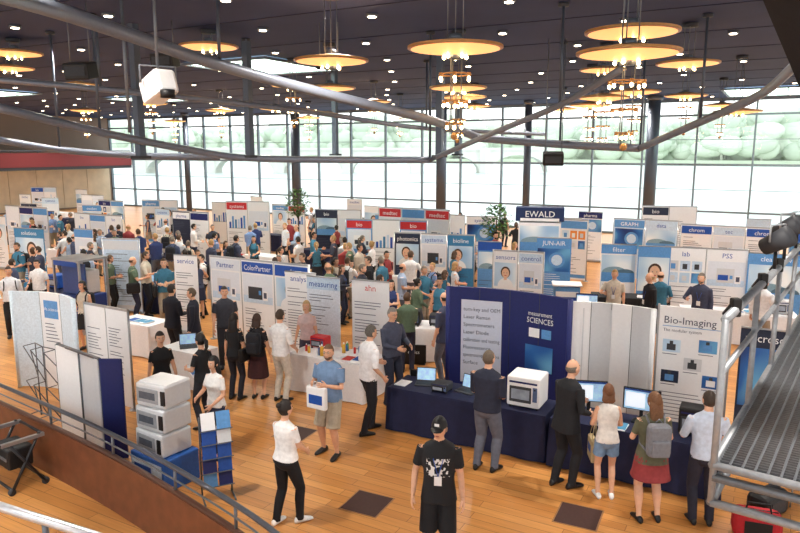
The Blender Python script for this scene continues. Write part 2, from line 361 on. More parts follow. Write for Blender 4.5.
def graphics(mb,w,z0,z1,y,bg,head,img,title,txt=INK,seed=0,M=None,frac=.42,tcol=None):
    h=z1-z0;rd=random.Random(seed)
    st=rd.choice((0,0,1))
    if st==0 or title: mb.quad(-w/2,w/2,z1-h*.13,z1,y-.002,head,M)
    if head in(WHITE,PALEB,LAV) and tcol in(None,WHITE): tcol=BLUE
    if title: mb.text(title,0,z1-h*.1,min(.16,h*.07),y-.005,tcol or WHITE,M,w*.86,True)
    zi=z1-h*.15
    if img is not None:
        pic(mb,-w*.47,w*.47,zi-h*frac,zi,y-.002,img,M,rd);zi-=h*frac
    z=zi-h*.04
    while z>z0+h*.1:
        if rd.random()<.3: z-=h*.035
        L=rd.uniform(.35,.85)*w*.86
        mb.quad(-w*.43,-w*.43+L,z-h*.007,z,y-.003,txt,M);z-=h*.032
    if rd.random()<.6: mb.quad(-w/2,w/2,z0,z0+h*.06,y-.002,head,M)
def rollup(X,Y,w=.85,h=2.05,rz=TH,bg=WHITE,head=NAVY,img=None,title=None,txt=INK,frac=.4,tcol=None,seed=None):
    mb=MB();mb.rbox((0,0,.05),(w+.05,.16,.09),ALU,.02)
    for s in(-1,1): mb.box((s*w*.3,.05,.012),(.05,.36,.024),ALU)
    mb.box((0,0,.09+(h-.09)/2),(w,.01,h-.09),bg);mb.tube([(-w/2,0,h),(w/2,0,h)],.016,ALU,8);mb.tube([(0,.03,.06),(0,.02,h)],.01,ALU,6)
    graphics(mb,w,.12,h-.02,-.006,bg,head,img,title,txt,seed if seed is not None else int(X*31+Y*17),frac=frac,tcol=tcol)
    mb.obj("rollup_banner",(X,Y,0),rz);reg(X,Y,w/2,.2,rz)
def wallpanels(X,Y,n,pw,h,rz,bgs,heads,imgs,titles,name="exhibition_partition",frac=.35):
    mb=MB()
    for i in range(n):
        x=(i-(n-1)/2)*pw;M=Matrix.Translation((x,0,0))
        mb.box((0,0,h/2+.02),(pw-.03,.03,h-.04),bgs[i%len(bgs)],M)
        graphics(mb,pw-.06,.1,h-.05,-.017,None,heads[i%len(heads)],imgs[i%len(imgs)],titles[i%len(titles)],seed=int(X*13+i),M=M,frac=frac)
    for i in range(n+1):
        x=(i-n/2)*pw;mb.cyl((x,0,h/2+.01),.022,h+.02,ALU,10);mb.cyl((x,0,.01),.09,.02,ALU,12)
    mb.box((0,0,h),(n*pw,.04,.04),ALU)
    mb.obj(name,(X,Y,0),rz);reg(X,Y,n*pw/2,.1,rz)
def table(X,Y,L,D,rz,cloth,h=.75,full=True):
    mb=MB();n=96
    def per(t,hw,hd,wv):
        P=2*(2*hw+2*hd);d=t*P;s=[(2*hw,(1,0),(-hw,-hd)),(2*hd,(0,1),(hw,-hd)),(2*hw,(-1,0),(hw,hd)),(2*hd,(0,-1),(-hw,hd))]
        for l,dr,st in s:
            if d<=l: 
                nx,ny=dr[1],-dr[0];q=wv*math.sin(t*P*11)
                return st[0]+dr[0]*d+nx*q,st[1]+dr[1]*d+ny*q
            d-=l
        return -hw,-hd
    rings=[]
    for z,g,wv in((.015,.03,.018),(h*.5,.018,.012),(h-.03,.004,.003),(h-.004,0,0)):
        rings.append([V((*per(k/n,L/2+g,D/2+g,wv),z)) for k in range(n)])
    mb.loft(rings,cloth,False,sm=False);mb.box((0,0,h-.012),(L,D,.024),cloth)
    mb.obj("exhibition_table",(X,Y,0),rz);reg(X,Y,L/2,D/2,rz)
def laptop(X,Y,z,rz,scr=None):
    scr=scr or SCREEN
    mb=MB();mb.rbox((0,0,.01),(.34,.24,.02),DARKG,.006);mb.box((0,.01,.021),(.29,.11,.003),BLACK)
    T=Matrix.Translation((0,.12,.02))@Matrix.Rotation(R(-15),4,'X');mb.rbox((0,0,.115),(.34,.012,.23),DARKG,.005,T);mb.quad(-.155,.155,.015,.215,-.0075,scr,T)
    mb.obj("laptop",(X,Y,z),rz)
def monitor(X,Y,z,rz):
    mb=MB();mb.rbox((0,0,.01),(.24,.18,.02),BLACK,.008);mb.box((0,.03,.12),(.05,.03,.22),BLACK);mb.rbox((0,0,.34),(.52,.04,.33),BLACK,.01);mb.quad(-.24,.24,.19,.49,-.021,SCREEN);mb.quad(-.22,.05,.22,.44,-.022,mat((225,235,245),.3,emit=.7,noise=0));mb.quad(-.24,.24,.465,.49,-.022,BLUE);mb.obj("computer_monitor",(X,Y,z),rz)
def instrument(X,Y,z,rz,w=.5,d=.45,h=.5,col=GREYW,door=DARKG,name="laboratory_instrument"):
    mb=MB();mb.rbox((0,0,h/2+.015),(w,d,h-.03),col,.025)
    for a in(-1,1):
        for b in(-1,1): mb.cyl((a*w*.4,b*d*.4,.015),.02,.03,BLACK,8)
    mb.rbox((-w*.08,-d/2,h*.45),(w*.66,.02,h*.5),door,.008);mb.quad(-w*.35,w*.2,h*.3,h*.62,-d/2-.0125,mat((150,160,175),.15,noise=.2,scale=8))
    mb.box((w*.36,-d/2-.003,h*.5),(w*.13,.012,h*.45),mat((90,110,150),.4));mb.cyl((0,0,0),.012,.02,BLACK,8,M=Matrix.Translation((w*.36,-d/2-.01,h*.66))@Matrix.Rotation(R(90),4,'X'))
    mb.quad(-w*.42,w*.42,h*.8,h*.86,-d/2-.002,NAVY);mb.obj(name,(X,Y,z),rz)
def brochures(X,Y,z,rz,n=3):
    mb=MB();cs=[mat((40,90,170)),mat((230,230,235)),mat((200,60,50)),mat((80,150,190)),mat((235,200,90))]
    for i in range(n):
        h=random.uniform(.01,.04);mb.box(((i-(n-1)/2)*.24,random.uniform(-.05,.05),h/2),(.2,.28,h),WHITE,rz=random.uniform(-12,12));mb.box(((i-(n-1)/2)*.24,0,h+.002),(.19,.26,.003),random.choice(cs),rz=random.uniform(-12,12))
    mb.obj("brochure_stack",(X,Y,z),rz)
def bottles(X,Y,z,rz,n=6):
    mb=MB();cs=[mat((190,40,40)),mat((240,240,240)),mat((60,110,180)),mat((60,140,90)),mat((220,170,60))]
    for i in range(n):
        x,y=random.uniform(-.3,.3),random.uniform(-.12,.12);c=random.choice(cs);s=random.uniform(.7,1.2)
        mb.cyl((x,y,.07*s),.032*s,.14*s,c,10);mb.cyl((x,y,.15*s),.03*s,.03*s,c,10,.013*s);mb.cyl((x,y,.175*s),.014*s,.03*s,WHITE,8)
    mb.obj("sample_bottles",(X,Y,z),rz)
def bar_stool(X,Y,rz):
    mb=MB();mb.cyl((0,0,.01),.2,.02,ALU);mb.cyl((0,0,.37),.025,.72,ALU);mb.cyl((0,0,.76),.18,.06,BLACK);mb.tube([(.14*math.cos(k),.14*math.sin(k),.3) for k in [i*.524 for i in range(13)]],.01,ALU,6);mb.obj("bar_stool",(X,Y,0),rz);reg(X,Y,.2,.2,0)
def chair(X,Y,rz,c=BLACK):
    mb=MB();mb.rbox((0,0,.45),(.44,.43,.05),c,.02);mb.rbox((0,.21,.7),(.42,.04,.36),c,.018,rx=-8)
    for a in(-1,1):
        mb.tube([(a*.2,-.19,.43),(a*.21,-.21,0)],.012,ALU,6);mb.tube([(a*.2,.24,.86),(a*.2,.19,.44),(a*.21,.25,0)],.012,ALU,6)
    mb.obj("stacking_chair",(X,Y,0),rz);reg(X,Y,.25,.25,0)
def shrub(X,Y,h=2.6):
    mb=MB();mb.cyl((0,0,.25),.22,.5,WHITE,16,.3);mb.cyl((0,0,.49),.27,.03,mat((60,45,35)),14);mb.tube([(0,0,.45),(.03,0,h*.6),(0,.04,h*.85)],[.04,.03,.015],mat((95,75,55)))
    G=[mat((60,100,50),.6),mat((85,130,65),.6)];rd=random.Random(3)
    for k in range(520):
        a=rd.uniform(0,6.28);u=rd.uniform(-1,1);q=.6*math.sqrt(1-u*u)*rd.uniform(.4,1);p=V((q*math.cos(a),q*math.sin(a),h*.8+u*.6));d=V((math.cos(a),math.sin(a),rd.uniform(-.6,.8))).normalized();s=d.cross(V((0,0,1))).normalized()*.05
        mb.add([p,p+d*.08+s,p+d*.19,p+d*.08-s],[(0,1,2,3)],G[k%2])
    for k in range(7):
        a=k*.9;mb.tube([(0,0,h*.55),(.35*math.cos(a),.35*math.sin(a),h*.8)],[.015,.006],mat((95,75,55)),5)
    mb.obj("potted_shrub",(X,Y,0));reg(X,Y,.6,.6,0)

# --- curved display walls
def curved_wall(X,Y,w,h,rz,depth,cols,name,deco):
    mb=MB();n=len(cols)*6
    def pt(u,off):
        x=(u-.5)*w;y=-depth*((2*u-1)**2)+depth*.5;dx=1;dy=-depth*4*(2*u-1)/w;l=math.hypot(dx,dy);return V((x+dy/l*off*1.0,y-off/l,0))
    for i in range(n):
        a,b=i/n,(i+1)/n;c=cols[i//6]
        for off,fl in((.03,0),(-.03,1)):
            p,q=pt(a,off),pt(b,off);vs=[(p.x,p.y,.03),(q.x,q.y,.03),(q.x,q.y,h),(p.x,p.y,h)]
            mb.add(vs,[(0,1,2,3) if not fl else (3,2,1,0)],c,sm=True)
        p,q,p2,q2=pt(a,.03),pt(b,.03),pt(a,-.03),pt(b,-.03)
        mb.add([(p.x,p.y,h),(q.x,q.y,h),(q2.x,q2.y,h),(p2.x,p2.y,h)],[(0,1,2,3)],c)
    for u in(0,1):
        p=pt(u,0);mb.tube([(p.x,p.y,0),(p.x,p.y,h)],.045,cols[0 if u==0 else -1],10)
    for i in range(1,len(cols)):
        p=pt(i/len(cols),.032);mb.tube([(p.x,p.y,.03),(p.x,p.y,h)],.004,DARKG,4)
    def place(u): 
        p=pt(u,.036);e=pt(min(1,u+.01),.036)-pt(max(0,u-.01),.036);ang=math.atan2(e.y,e.x);return Matrix.Translation((p.x,p.y,0))@Matrix.Rotation(ang,4,'Z')
    if deco: deco(mb,place,h)
    mb.obj(name,(X,Y,0),rz);reg(X,Y,w/2,.2,rz)
PALE=mat((202,208,226),.5,noise=.03)
def dec1(mb,place,h):
    M=place(.27)
    mb.quad(-.38,.38,.5,h-.22,-.016,PALE,M)
    for i,t in enumerate(("turn-key and OEM","Laser Raman","Spectrometers","Laser Diode","calibration and testing","Fluorescence","spectroscopy systems","Surface")):
        mb.text(t,-.33,h-.42-i*.14,.07,-.02,INK,M,.66)
    M=place(.76)
    mb.text("measurement",0,h-.38,.08,-.008,WHITE,M,.45,True);mb.text("SCIENCES",0,h-.51,.1,-.008,WHITE,M,.5,True)
    mb.quad(.04,.22,h-.76,h-.6,-.01,SKYB,M);mb.quad(-.2,0,h-.76,h-.6,-.01,WHITE,M);mb.quad(-.26,.26,.9,1.35,-.012,DEEP,M)
curved_wall(1.88,11.5,2.2,2.25,-29,.2,[NAVY,NAVY,NAVY,NAVY],"popup_display_wall",dec1)
def dec2(mb,place,h):
    for u in(.16,.5,.84): mb.quad(-.01,.01,.1,h-.1,-.01,GREYW,place(u))
curved_wall(3.42,10.72,1.3,2.2,-26,.12,[WHITE,GREYW,WHITE,GREYW],"popup_display_wall",dec2)
mb=MB();mb.box((0,0,1.14),(1.02,.03,2.22),WHITE);mb.box((.52,0,1.14),(.03,.05,2.26),ALU);mb.box((-.52,0,1.14),(.03,.05,2.26),ALU);mb.rbox((0,0,.04),(1.06,.3,.05),ALU)
mb.text("Bio-Imaging",-.44,1.98,.12,-.02,INK,None,.84)
mb.quad(-.45,.45,1.93,1.94,-.018,SKYB)
mb.text("The modular system",-.44,1.85,.05,-.02,INK,None,.6)
for i,(x,z) in enumerate(((-.3,1.62),(.22,1.66),(.02,1.35),(-.3,1.12),(.3,1.1))):
    c=(SOFT,DEEP,GREYW,DKB,DEEP)[i];mb.quad(x-.13,x+.13,z-.1,z+.1,-.018,c);mb.quad(x-.07,x+.06,z-.07,z+.03,-.019,(DARKG,SKYB,DARKG,SKYB,WHITE)[i]);mb.quad(x-.03,x+.02,z+.03,z+.08,-.0195,DARKG);mb.quad(x-.13,x+.08,z-.14,z-.13,-.018,INK)
for i in range(9): mb.quad(-.44,-.44+random.uniform(.3,.8),.85-i*.06,.86-i*.06,-.018,INK)
mb.obj("exhibition_panel",(4.55,10.22,0),-26)
rollup(5.6,9.85,.9,2.0,-26,DKB,DKB,P4,"microscopy",WHITE,.5)
rollup(6.6,9.5,.9,2.0,-26,DKB,BLUE,P1,"imaging",WHITE,.5)
NC=mat((26,32,66),.75,noise=.12,scale=12)
table(1.15,10.55,2.7,.72,-28.6,NC)
table(3.4,9.3,2.3,.72,-28.6,NC)
def on(tx,ty,rz,ox,oy):return F(tx,ty,ox,oy,rz)
T1=(1.15,10.55,-28.6);T2=(3.4,9.3,-28.6)
x,y=on(*T1,-.85,.05);laptop(x,y,.75,-10);x,y=on(*T1,-.1,.05);laptop(x,y,.75,-40)
x,y=on(*T1,-.47,-.1);instrument(x,y,.75,-28,.3,.25,.16,DARKG,BLACK)
x,y=on(*T1,.95,.0);instrument(x,y,.75,-28,.52,.48,.5,WHITE)
x,y=on(*T1,.42,-.1);instrument(x,y,.75,-28,.28,.22,.2,GREYW,BLACK);x,y=on(*T1,-1.2,-.1);brochures(x,y,.75,-28,1)
x,y=on(*T2,-.7,.12);monitor(x,y,.75,-10);x,y=on(*T2,.05,.12);monitor(x,y,.75,-28);x,y=on(*T2,.75,.05);instrument(x,y,.75,-28,.35,.3,.4,BLACK,DARKG)
x,y=on(*T2,-.3,-.2);brochures(x,y,.75,-28,2)
chair(.45,11.6,160)

# --- left near
mb=MB();T=mat((96,100,108),.4,.5)
N=3;Mh=2
def pp(i,j,o): 
    u=i/N;a=(u-.5)*.8;return V((math.sin(a)*1.3,-math.cos(a)*1.3+1.3+o,.08+j*.62))
for i in range(N+1):
    mb.tube([pp(i,0,0),pp(i,Mh,0)],.011,T,6)
    for j in range(Mh+1): mb.tube([pp(i,j,0),pp(i,j,-.22)],.008,T,5)
for i in range(N):
    for j in range(Mh): mb.tube([pp(i,j,0),pp(i+1,j+1,-.22)],.009,T,5);mb.tube([pp(i,j+1,-.22),pp(i+1,j,0)],.009,T,5)
for i in(0,N): mb.tube([pp(i,0,0)-V((0,0,.08)),pp(i,0,0)],.02,T,6)
for i in range(N): mb.tube([pp(i,Mh,0),pp(i+1,Mh,0)],.01,T,5)
mb.obj("popup_display_frame",(-6.0,11.2,0),-28)
def dec3(mb,place,h):
    M=place(.5);mb.quad(-.22,.22,h-.5,h-.15,-.006,SKYB,M);mb.text("life science",0,h-.35,.07,-.01,WHITE,M,.4,True)
    for k in range(6): mb.quad(-.2,.05+.03*k,h-.62-k*.07,h-.605-k*.07,-.006,INK,M)
curved_wall(-6.75,12.7,1.7,1.95,-25,.22,[mat((214,228,240),.6),WHITE,mat((214,228,240),.6)],"popup_display_wall",dec3)
wallpanels(-5.35,12.05,2,.62,1.85,-31,[WHITE],[PALEB],[None],[None])
mb=MB()
mb.box((-.33,0,.8),(.62,.04,1.55),WHITE,rz=6);mb.box((.3,.01,.8),(.64,.04,1.55),GREYW,rz=-4);mb.rbox((.76,.1,.8),(.34,.05,1.58),NAVY,.02,rz=38);mb.tube([(-.66,-.03,0),(-.66,-.03,1.58)],.015,T);mb.tube([(0,0,0),(0,0,1.58)],.015,T);mb.tube([(.62,0,0),(.62,0,1.58)],.015,T);mb.box((-.02,0,1.58),(1.3,.05,.03),T)
mb.box((0,.3,.015),(1.2,.05,.03),T);mb.obj("popup_display_stand",(-4.98,10.15,0),-38)
mb=MB();mb.rbox((0,0,.235),(.75,.6,.46),mat((44,95,175),.6),.02)
mb.quad(-.34,.34,.1,.4,-.306,PALEB);mb.quad(-.28,.1,.18,.32,-.307,BLUE);mb.obj("blue_plinth",(-3.35,9.1,0),-35)
for k in range(3):
    mb=MB();h=.34;mb.rbox((0,0,h/2),(.6-.03*k,.5,h-.01),GREYW,.03);mb.rbox((-.05,-.25,h*.5),(.4,.02,h*.6),mat((150,155,162),.3),.01);mb.quad(-.2,.1,h*.35,h*.65,-.262,mat((86,94,106),.2));mb.box((.24,-.255,h*.5),(.07,.02,.2),BLACK);mb.box((0,.0,h-.004),(.5,.4,.01),WHITE);mb.obj("laboratory_instrument",(-3.35+.02*k,9.1,.472+.345*k),-35+4*k)
mb=MB()
for s in(-1,1): mb.tube([(s*.2,.12,0),(s*.2,.1,1.15)],.012,T,6);mb.tube([(s*.2,-.15,.012),(s*.2,.18,.012)],.012,T,6)
for k in range(5):
    z=.18+k*.2;mb.box((0,.0,z),(.42,.14,.012),T,rx=-25)
    for s in(-1,1): mb.box((s*.1,0,z+.13),(.18,.015,.24),(BLUE,NAVY,WHITE,BLUE,SKYB)[(k*2+s)%5],rx=-18);mb.box((s*.1,-.012,z+.1),(.14,.01,.07),(WHITE,SKYB,BLUE,WHITE)[(k+s)%4],rx=-18)
mb.obj("brochure_rack",(-2.45,8.55,0),25)
WC=mat((232,232,236),.7,noise=.04)
TA=(-1.25,12.75,TH)
table(-1.25,12.75,1.7,.8,TH,WC);x,y=on(*TA,-.35,-.15);bottles(x,y,.75,TH,8);x,y=on(*TA,.4,-.15);brochures(x,y,.75,TH,3);x,y=on(*TA,.35,.2);bottles(x,y,.75,TH,9);x,y=on(*TA,-.5,.2);instrument(x,y,.75,TH,.35,.25,.25,RED)
table(.55,15.0,1.3,.8,-10,WC);mb=MB();mb.box((0,0,.25),(.55,.02,.4),BLACK);mb.text("optics",0,.25,.08,-.012,WHITE,None,.45,True);mb.box((0,.05,.03),(.5,.12,.06),BLACK);mb.obj("floor_sign",(.3,14.4,0),-10)
instrument(.25,15,.75,-10,.45,.35,.35,BLACK);instrument(.85,15,.75,-10,.35,.3,.25,DARKG)
table(-6.0,15.4,1.2,.7,TH,WC);brochures(-6,15.3,.75,TH,3)
table(-4.25,13.2,1.0,.6,TH,WC);laptop(-4.25,13.2,.75,20)
table(-7.1,19.6,2.0,.8,TH,NC);laptop(-7.5,19.8,.75,0);brochures(-6.7,19.3,.75,TH,3)
table(-9.8,19.2,1.6,.8,TH,NC);instrument(-9.8,19.2,.75,TH,.5,.4,.4,BLUE)

# --- banner field
rollup(-12.3,22.4,1.3,2.1,-20,TEAL,TEAL,P2,"solutions",WHITE,.5)
mb=MB()
for sx in(-1,1):
    for sy in(-1,1): mb.box((sx*.5,sy*.4,.95),(.05,.05,1.9),ALU)
mb.rbox((0,0,.5),(.95,.75,.95),mat((32,56,120),.5),.02);mb.box((0,0,1.9),(1.08,.88,.05),ALU);mb.box((0,-.2,1.4),(.9,.04,.8),mat((50,80,140),.3));mb.rbox((0,.1,1.3),(.7,.4,.6),GREYW,.03);mb.quad(-.45,.45,1.75,1.88,-.44,BLUE);mb.obj("laboratory_cabinet",(-8.3,17.4,0),TH);reg(-8.3,17.4,.55,.45,TH)
wallpanels(-8.0,19.3,1,1.15,2.15,-10,[PALEB],[GREYW],[None],[None])
rollup(-5.4,16.9,.7,2.05,-20,WHITE,WHITE,None,"service",INK,tcol=BLUE)
wallpanels(-3.35,15.75,3,1.0,2.1,TH,[WHITE],[LAV,BLUE,BLUE],[P3,P3,P2],["Partner","ColorPartner","color"])
rollup(-2.2,14.75,.8,2.0,-25,WHITE,WHITE,None,"analysis",INK,tcol=BLUE)
rollup(-1.6,13.9,.8,2.05,-25,mat((224,232,244)),PALEB,None,"measuring",INK,tcol=BLUE)
rollup(-.6,13.5,.85,2.05,-25,WHITE,WHITE,None,"ahn",INK,tcol=RED)
wallpanels(1.05,20.9,3,.85,2.1,TH+12,[DKB,WHITE,TEAL],[DKB,PALEB,TEAL],[P2,P3,P2],["photonics","systems","bioline"])
rollup(2.6,19.5,.7,2.05,-20,SKYB,BLUE,P1,None)
wallpanels(3.15,17.9,2,.68,2.0,-22,[WHITE],[WHITE,PALEB],[P2,P3],["sensors","control"])
mb=MB();mb.box((0,0,1.2),(1.3,.5,2.4),WHITE);mb.rbox((0,0,2.66),(1.5,.55,.44),mat((24,44,88)),.02)
mb.text("EWALD",0,2.58,.2,-.29,WHITE,None,1.2,True);mb.quad(-.6,.6,2.45,2.54,-.282,WHITE)
pic(mb,-.6,.6,1.5,2.3,-.255,2,None,random.Random(1));mb.quad(-.6,.6,.3,.9,-.255,BLUE)
for k in range(6): mb.quad(-.5,random.uniform(.1,.5),1.4-k*.08,1.42-k*.08,-.255,INK)
mb.obj("exhibition_tower",(4.45,21.6,0),-12);reg(4.45,21.6,.75,.3,-12)
rollup(4.55,19.9,1.0,2.1,-15,SKYB,SKYB,P4,"JUN-AIR",WHITE,.35)
rollup(6.15,18.9,.95,2.05,-15,WHITE,SKYB,P1,"filter",INK);rollup(7.0,18.5,.85,2.05,-15,SKYB,TEAL,P2,None,WHITE,.5)
wallpanels(8.25,18.1,2,1.02,2.05,-20,[WHITE],[WHITE,WHITE],[P5,P3],["lab","PSS"])
rollup(9.75,17.4,1.3,2.0,-24,SKYB,SKYB,P1,"clear view",WHITE,.6);rollup(11.2,17.0,1.3,2.0,-24,BLUE,BLUE,P1,"water",WHITE,.6)
wallpanels(8.8,24.3,2,1.1,2.2,TH,[PALEB],[SKYB,PALEB],[P4,P1],["GRAPH","data"]);wallpanels(11.0,22.6,3,1.0,2.15,TH,[WHITE],[BLUE,PALEB],[None,P3],["chrom","tec"])
wallpanels(13.4,21.0,2,1.1,2.1,TH,[SKYB,PALEB],[BLUE],[P4],["blue"])
shrub(3.5,24.6,2.6);shrub(-4.6,30.6,2.9)
rd=random.Random(11)
bgs=[WHITE,WHITE,WHITE,WHITE,WHITE,PALEB,BLUE,SKYB,DKB,LAV];hs=[BLUE,SKYB,NAVY,WHITE,PALEB,LAV,WHITE,SKYB,RED,DKB,WHITE];ims=[0,1,2,3,4,5,None,0]
pos=[(-2.6,28.4),(-.6,27),(.5,25.5),(-4.5,27),(-6.5,29),(-1.2,31.5),(1.8,28.5),(3.2,26.5),(6.2,27),(8,28.5),(-8.5,27.5),(-10.5,30),(-12.7,28.5),(-14.5,32),(-16.5,30),(-18,33),(-12,34),(-9,34),(-5.5,33.5),(-2.4,36),(-15.5,36.5),(-19,37),(5.8,24.5),(13.5,25.5),(10.5,26.5),(-15.8,26.6),(-.5,24.2),(-10.4,22.2),(-15.2,22.6),(-22,40),(-18.5,41),(-8,38),(-24,46),(-21,45)]
tt=["systems","pharma","lab","medtec",None,"optics",None,None,"food","bio"]
for i,(x,y) in enumerate(pos):
    if i%2: 
        rz=TH+rd.uniform(-12,22)
        if rectfree(x,y,.6,.2,rz): rollup(x,y,rd.choice((.85,1.0,1.2)),2.1,rz,rd.choice(bgs),rd.choice(hs),rd.choice(ims),rd.choice(tt),rd.choice((INK,INK,WHITE)),rd.uniform(.25,.5))
    else:
        n_=rd.choice((2,2,3));rz=TH+rd.choice((0,0,0,15))
        if rectfree(x,y,n_/2,.1,rz): wallpanels(x,y,n_,1.0,rd.choice((2.0,2.2,2.5)),rz,[rd.choice(bgs),WHITE],[rd.choice(hs),rd.choice(hs)],[rd.choice(ims),rd.choice(ims)],[rd.choice(tt),None])
    c_=rd.choice((NC,WC,NC))
    if i%3==0 and rectfree(x-.6,y-1.6,.8,.35,TH): table(x-.6,y-1.6,1.6,.7,TH,c_)
# counters
table(6.0,17.4,1.9,.7,-12,mat((30,30,34),.7),.9);instrument(5.6,17.5,.9,-12,.4,.3,.25,DARKG);brochures(6.5,17.25,.9,-12,3)
mb=MB();mb.rbox((0,0,.5),(.7,.5,1.0),SKYB,.04);mb.rbox((0,0,1.02),(.8,.6,.05),WHITE,.02);mb.quad(-.3,.3,.2,.85,-.252,WHITE);mb.quad(-.25,.25,.5,.7,-.255,BLUE);mb.obj("promotion_counter",(4.6,18.4,0),-10);reg(4.6,18.4,.4,.3,-10)
table(8.3,16.3,2.6,.75,-18,WC);laptop(7.6,16.5,.75,-18);brochures(8.5,16.15,.75,-18,3);instrument(9.2,16.05,.75,-18,.4,.3,.35)
table(2.6,16.7,2.0,.75,-18,WC);instrument(2.1,16.85,.75,-18,.45,.4,.45);instrument(2.8,16.65,.75,-18,.4,.3,.3,DARKG);brochures(3.3,16.5,.75,-18,1)
table(4.5,16.0,1.2,.7,-18,NC);monitor(4.5,16.0,.75,-18)
table(-2.9,18.0,2.0,.7,TH,NC);instrument(-2.9,18.0,.75,TH,.4,.3,.4)
table(-.2,21.4,1.4,.7,TH,WC)
table(-5.2,21.0,1.6,.7,TH,WC);table(-9.5,25.2,1.6,.7,TH,NC);table(-1.9,23.6,1.5,.7,TH,NC)
chair(6.6,14.4,40);bar_stool(5.2,14.6,0);bar_stool(9.8,15.1,0)
mb=MB();DP=mat((66,42,38),.6)
for x,y in((-.44,8.42),(2.3,8.1),(-1.75,10.7),(.5,12.1),(-.7,15.3)): mb.box((x,y,.003),(.52,.52,.006),DP,rz=TH+3);mb.box((x,y,.002),(.56,.56,.004),mat((150,110,76),.4),rz=TH+3)
mb.obj("floor_socket_plates")

# ---------------------------------------------------------------- left parapet and handrails
pts=cr([(-9.2,12.3,0),(-6.4,10.25,0),(-3.7,8.25,0),(-1.7,6.5,0),(-.7,5.4,0)],6)
mb=MB();PW=mat((112,66,44),.45,noise=.2,scale=5)
for i in range(len(pts)-1):
    a,b=pts[i],pts[i+1];d=(b-a).normalized();n=V((-d.y,d.x,0))*.05
    vs=[a-n,b-n,b+n,a+n];vs=vs+[v+V((0,0,.74)) for v in vs];mb.add(vs,[(0,1,5,4),(2,3,7,6),(4,5,6,7),(3,2,1,0)],PW)
mb.tube([p+V((0,0,.75)) for p in pts],.035,mat((76,46,34),.4),8)
mb.obj("curved_parapet")
mb=MB();mb.tube([p+V((0,0,1.05)) for p in pts],.03,mat((86,90,100),.35,.6),8)
mb.tube([p+V((0,0,.9)) for p in pts],.012,STEEL,6)
for i in range(0,len(pts),3): p=pts[i];mb.tube([p+V((0,0,.785)),p+V((0,0,1.05))],.018,STEEL,6)
mb.obj("handrail")
mb=MB();q=cr([(-3.6,4.6,2.35),(-2.54,4.05,2.38),(-1.66,3.8,2.26),(-.8,3.6,2.0),(-.2,3.5,1.75)]);mb.tube(q,.03,mat((205,208,215),.3,.5),10);mb.tube([v-V((0,0,.45)) for v in q],.015,STEEL,8)
for k in range(0,len(q),4): mb.tube([q[k],(q[k].x,q[k].y,0)],.02,STEEL,6)
mb.obj("stair_handrail")
mb=MB();KB=mat((34,35,40),.4,.2)
for s in(-1,1):
    mb.tube([(s*.36,-.2,.04),(s*.36,.22,.78)],.022,KB);mb.tube([(s*.36,.25,.04),(s*.36,-.18,.72)],.022,KB);mb.cyl((0,0,0),.05,.03,DARKG,M=Matrix.Translation((s*.36,-.2,.05))@Matrix.Rotation(R(90),4,'Y'));mb.cyl((0,0,0),.05,.03,DARKG,M=Matrix.Translation((s*.36,.25,.05))@Matrix.Rotation(R(90),4,'Y'))
    mb.box((s*.36,.0,.74),(.05,.56,.05),ALU)
for y,z in((-.2,.08),(.25,.08),(-.27,.74),(.27,.74),(.02,.42)): mb.tube([(-.36,y,z),(.36,y,z)],.02,KB)
mb.rbox((0,.0,.45),(.5,.34,.3),BLACK,.03);mb.box((0,-.175,.45),(.4,.01,.04),ALU)
mb.obj("folding_trolley",(-5.45,9.0,0),-38)
mb=MB();mb.rbox((0,0,.36),(.75,.5,.55),BLACK,.02)
for sx in(-1,1):
    for sy in(-1,1): mb.box((sx*.37,sy*.245,.36),(.03,.03,.57),ALU)
for z in(.09,.63,.46):
    for sy in(-1,1): mb.box((0,sy*.25,z),(.76,.02,.025),ALU)
for sx in(-1,1):
    for sy in(-1,1): mb.cyl((0,0,0),.045,.03,DARKG,M=Matrix.Translation((sx*.3,sy*.2,.045))@Matrix.Rotation(R(90),4,'X'))
mb.obj("flight_case",(-6.6,9.1,0),-38)

# ---------------------------------------------------------------- lighting catwalk on the right
ax=V((.585,.811,0));bx=V((.811,-.585,0));o=V((1.97,4.0,0))
def W(a,b,z): q=o+ax*a+bx*b;return V((q.x,q.y,z))
mb=MB();G=mat((158,162,168),.45,.3,noise=.1);G2=mat((118,123,130),.5,.3,noise=.1);L=9.5
for b in(0,1.5):
    mb.tube([W(0,b,2.7),W(L,b,2.7)],.035,G,8);mb.tube([W(0,b,3.64),W(L,b,3.64)],.03,G,8);mb.tube([W(0,b,3.3),W(L,b,3.3)],.022,G,8)
    mb.tube([W(0,b,2.45),W(L,b,2.45)],.03,G2,8)
    k=0
    while k<=L:
        mb.tube([W(k,b,2.45),W(k,b,3.64)],.022,G,8)
        if k+1.2<=L: mb.tube([W(k,b,2.45),W(k+.6,b,2.7)],.014,G2,6);mb.tube([W(k+.6,b,2.7),W(k+1.2,b,2.45)],.014,G2,6)
        k+=1.2
for a in(0,L):
    for z in(2.7,2.45): mb.tube([W(a,0,z),W(a,1.5,z)],.028,G,8)
a=0.05
while a<L: mb.box(W(a,.75,2.71),(1.46,.006,.03),G2,rz=math.degrees(math.atan2(bx.y,bx.x)));a+=.04
for k in range(22): mb.tube([W(0,.02+k*.07,2.725),W(L,.02+k*.07,2.725)],.008,G2,4,sm=False)
for a in(0,1.2,2.4,3.6,4.8,6): mb.tube([W(a,0,2.62),W(a,1.5,2.62)],.03,G2,6)
for a in(.3,1.4,2.3): mb.rbox(W(a,0,3.66),(.06,.06,.12),BLACK,.01);mb.tube([W(a,0,3.7),W(a,-.06,3.6)],.02,BLACK,6)
